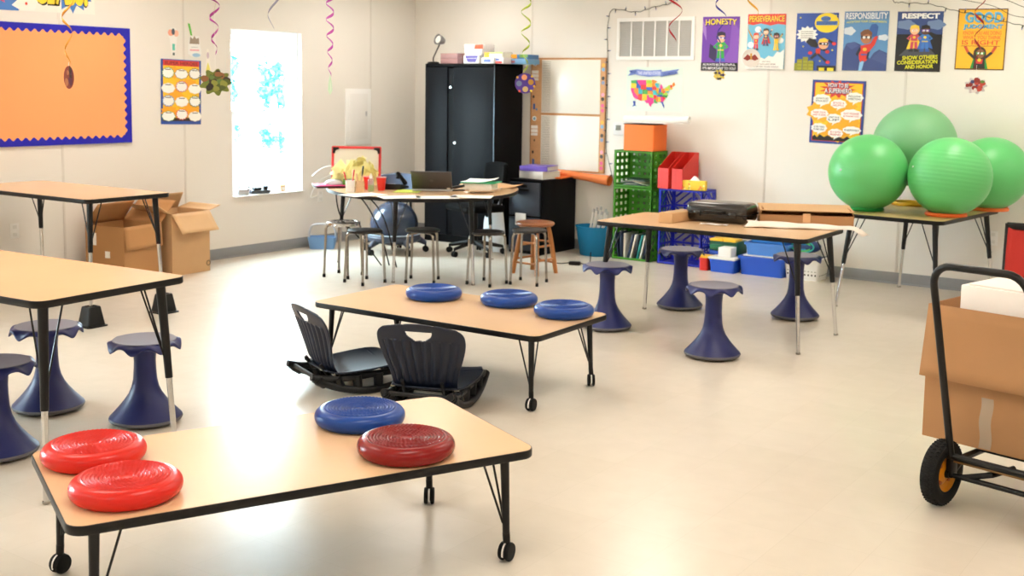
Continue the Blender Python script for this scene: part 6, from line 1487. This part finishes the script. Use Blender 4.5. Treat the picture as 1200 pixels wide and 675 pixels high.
m.grid(lambda u, v: (-3.42 + .18 * u, 7.02 + .05 * v + .03 * u, z + .003 + .006 * math.sin(5 * u + 3 * v) ** 2), 8, 4); o = m.build('paper_scrap'); md = o.modifiers.new('thick', 'SOLIDIFY'); md.thickness = .001; md.offset = 1; tag(o, 'white paper scrap in front of the black case on the table', 'paper')
# ---------------------------------------------------------------- hand truck with box
e = Vector((.977, -.213, 0)); n_ = Vector((.213, .977, 0)); O0 = Vector((-1.125, 4.635, 0))
t = thing('hand_truck', 'black tubular hand truck with yellow-hubbed wheels at the right edge', 'hand truck', O0, math.atan2(e.y, e.x))
# local: x along the front, y away from the camera
WD = .36
h = MB().use(M['blackmet'])
lean = -.30
def hp(x, s): return (x, lean * s * .80, .20 + s * .80)
r_ = .075
pts = [hp(0, 0), hp(0, .45), hp(0, .86)] + [(r_ - r_ * math.cos(a), lean * (.90 + .10 * math.sin(a)) * .80, .20 + (.90 + .10 * math.sin(a)) * .80) for a in [rad(15 * k) for k in range(7)]]
pts += [(WD - p[0], p[1], p[2]) for p in pts[::-1]]
h.tube(pts, .0145, 14); h.build('handle', t)
f = MB().use(M['blackmet'])
for x in (0, WD): f.tube([(x, 0, .21), (x, .02, .18), (x, .25, .175), (x, .50, .17)], .014, 10)
f.tube([(-.03, .0, .205), (WD + .03, .0, .205)], .015, 10); f.box((WD / 2, .03, .195), (WD + .04, .05, .012), .003); f.tube([(0, .48, .17), (WD, .48, .17)], .013, 10)
f.box((WD / 2, .25, .186), (WD, .06, .008), .002)
for x in (.0, WD): f.tube([(x, .10, .175), (x, .03, .14), (x, .0, .125)], .013, 10); f.box((x, .01, .165), (.03, .04, .09), .004)
f.tube([(.05, 0, .13), (.16, .02, .165), (.20, .12, .18)], .012, 10); f.build('frame', t)
b = MB().use(mat('worn_brass_strip', '#7A5A34', .45, .4)); b.box((WD / 2, -.004, .190), (WD - .02, .006, .012), .002); b.build('front_strip', t, label='worn bronze-coloured strip on the front bar')
a = MB().use(M['blackmet']); a.tube([(-.02, 0, .13), (WD + .03, 0, .13)], .011, 12); a.build('axle', t)
for x in (-.035, WD + .035):
    mt = Matrix.Translation((x, 0, .1305)) @ Matrix.Rotation(PI / 2, 4, 'Y')
    w = MB().use(M['rubber']); prof = [(.074, -.026), (.090, -.033), (.108, -.035), (.121, -.030), (.128, -.018), (.1305, 0), (.128, .018), (.121, .030), (.108, .035), (.090, .033), (.074, .026)]
    w.lathe(prof, 60, mt, cap0=False, cap1=False)
    for k in range(44):
        for sg in (-1, 0, 1):
            an = 2 * PI * (k + (.5 if sg else 0)) / 44; rr = .1285 if sg == 0 else .1255
            w.box((0, 0, 0), (.011, .007, .012 if sg else .014), .001, mtx=mt @ Matrix.Translation((rr * math.cos(an), rr * math.sin(an), sg * .0185)) @ Matrix.Rotation(an, 4, 'Z') @ Matrix.Rotation(.5 * sg, 4, 'X'))
    wo = w.build('wheel', t)
    y = MB().use(mat('yellow_hub', '#D88A12', .35)); y.lathe([(.018, -.020), (.03, -.018), (.05, -.004), (.068, -.010), (.076, -.024), (.078, .024), (.068, .010), (.05, .004), (.03, .018), (.018, .020)], 40, mt, cap0=False, cap1=False)
    yo = y.build('wheel_hub', wo, label='yellow wheel hub')
    for k in range(4):
        bo = MB().use(mat('copper_bolt', '#B5602A', .35, .6)); an = PI / 4 + k * PI / 2
        for sg in (-1, 1): bo.lathe([(.001, sg * .016), (.008, sg * .016), (.008, sg * .004), (.010, sg * .004)], 10, mt @ Matrix.Translation((.048 * math.cos(an), .048 * math.sin(an), 0)), cap0=False, cap1=False)
        bo.build('hub_bolt', yo)
    c = MB().use(M['black']); c.lathe([(.001, -.034), (.017, -.034), (.019, -.02), (.019, .02), (.017, .034), (.001, .034)], 16, mt, cap0=False, cap1=False); c.build('hub_cap', yo)
bo = O0 + e * .10 + n_ * .34
ang = math.atan2(e.y, e.x)
BW, BD, BH = .60, .42, .565
bc = O0 + e * (-.225 + BW / 2) + n_ * (.19 + BD / 2); bc.z = .201
t = open_carton('cardboard_box', 'large open cardboard box on the hand truck, front flap folded down', bc, ang, BW, BD, BH, M['card'], [('f', 257, .30), ('r', 200, .2), ('b', 200, .2)])
m = MB().use(clear_mat('clear_tape', '#F4EDE2', .12, .45, '#E6D6C0')); m.grid(lambda u, v: (-.055 + .05 * u + .004 * math.sin(9 * v), -BD / 2 - .0012, .005 + .21 * v), 4, 10); m.build('packing_tape', t, label='strip of shiny clear tape')
def foam_block(lb, lx, ly, lz, w, d, h, rz):
    t = thing('foam_block', lb, 'foam block'); p = bc + e * lx + n_ * ly; t.location = (p.x, p.y, .201 + lz); t.rotation_euler = (0, 0, ang + rz)
    m = MB().use(mat('cream_foam', '#F1E9E2', .6)); m.box((0, 0, h / 2), (w, d, h), .006); m.build('block', t)
    m = MB().use(mat('cream_foam', '#F1E9E2', .6)); m.box((0, 0, h + .004), (w * .9, d * .9, .008), .004); m.build('top_panel', t)
foam_block('cream foam block in the box on the hand truck, the lower one', .045, .0, .25, .46, .34, .405, rad(-2))
foam_block('cream foam block standing higher at the right edge, behind the handle', .16, .06, .665, .20, .20, .10, rad(2))
# red folding chair behind the box
t = thing('folding_chair', 'red fabric folding chair with black trim at the right edge behind the hand truck', 'chair', (-1.47, 8.19, 0), rad(10))
rf = mat('red_fabric', '#B0281F', .85, var=.12, scale=10, bump=.2)
m = MB().use(rf); m.grid(lambda u, v: ((u - .5) * (.50 - .02 * v), .17 + .16 * v + .03 * (1 - (2 * u - 1) ** 2), .36 + .35 * v), 14, 10); o = m.build('backrest', t, smooth=60); md = o.modifiers.new('thick', 'SOLIDIFY'); md.thickness = .008
m = MB().use(rf); m.grid(lambda u, v: ((u - .5) * .50, -.22 + .42 * v, .40 - .05 * v - .03 * (1 - (2 * u - 1) ** 2)), 14, 8); o = m.build('seat', t, smooth=60); md = o.modifiers.new('thick', 'SOLIDIFY'); md.thickness = .008
m = MB().use(M['black']); m.box((0, .335, .725), (.50, .02, .05), .006); m.build('top_trim', t, label='black band along the top of the backrest')
for sx in (-1, 1):
    for p in ([(sx * .25, .34, .74), (sx * .25, .17, .36), (sx * .25, -.24, .012)], [(sx * .25, -.24, .42), (sx * .25, .0, .2), (sx * .25, .27, .012)]):
        m = MB().use(M['blackmet']); m.tube(p, .010, 8); m.build('leg', t)
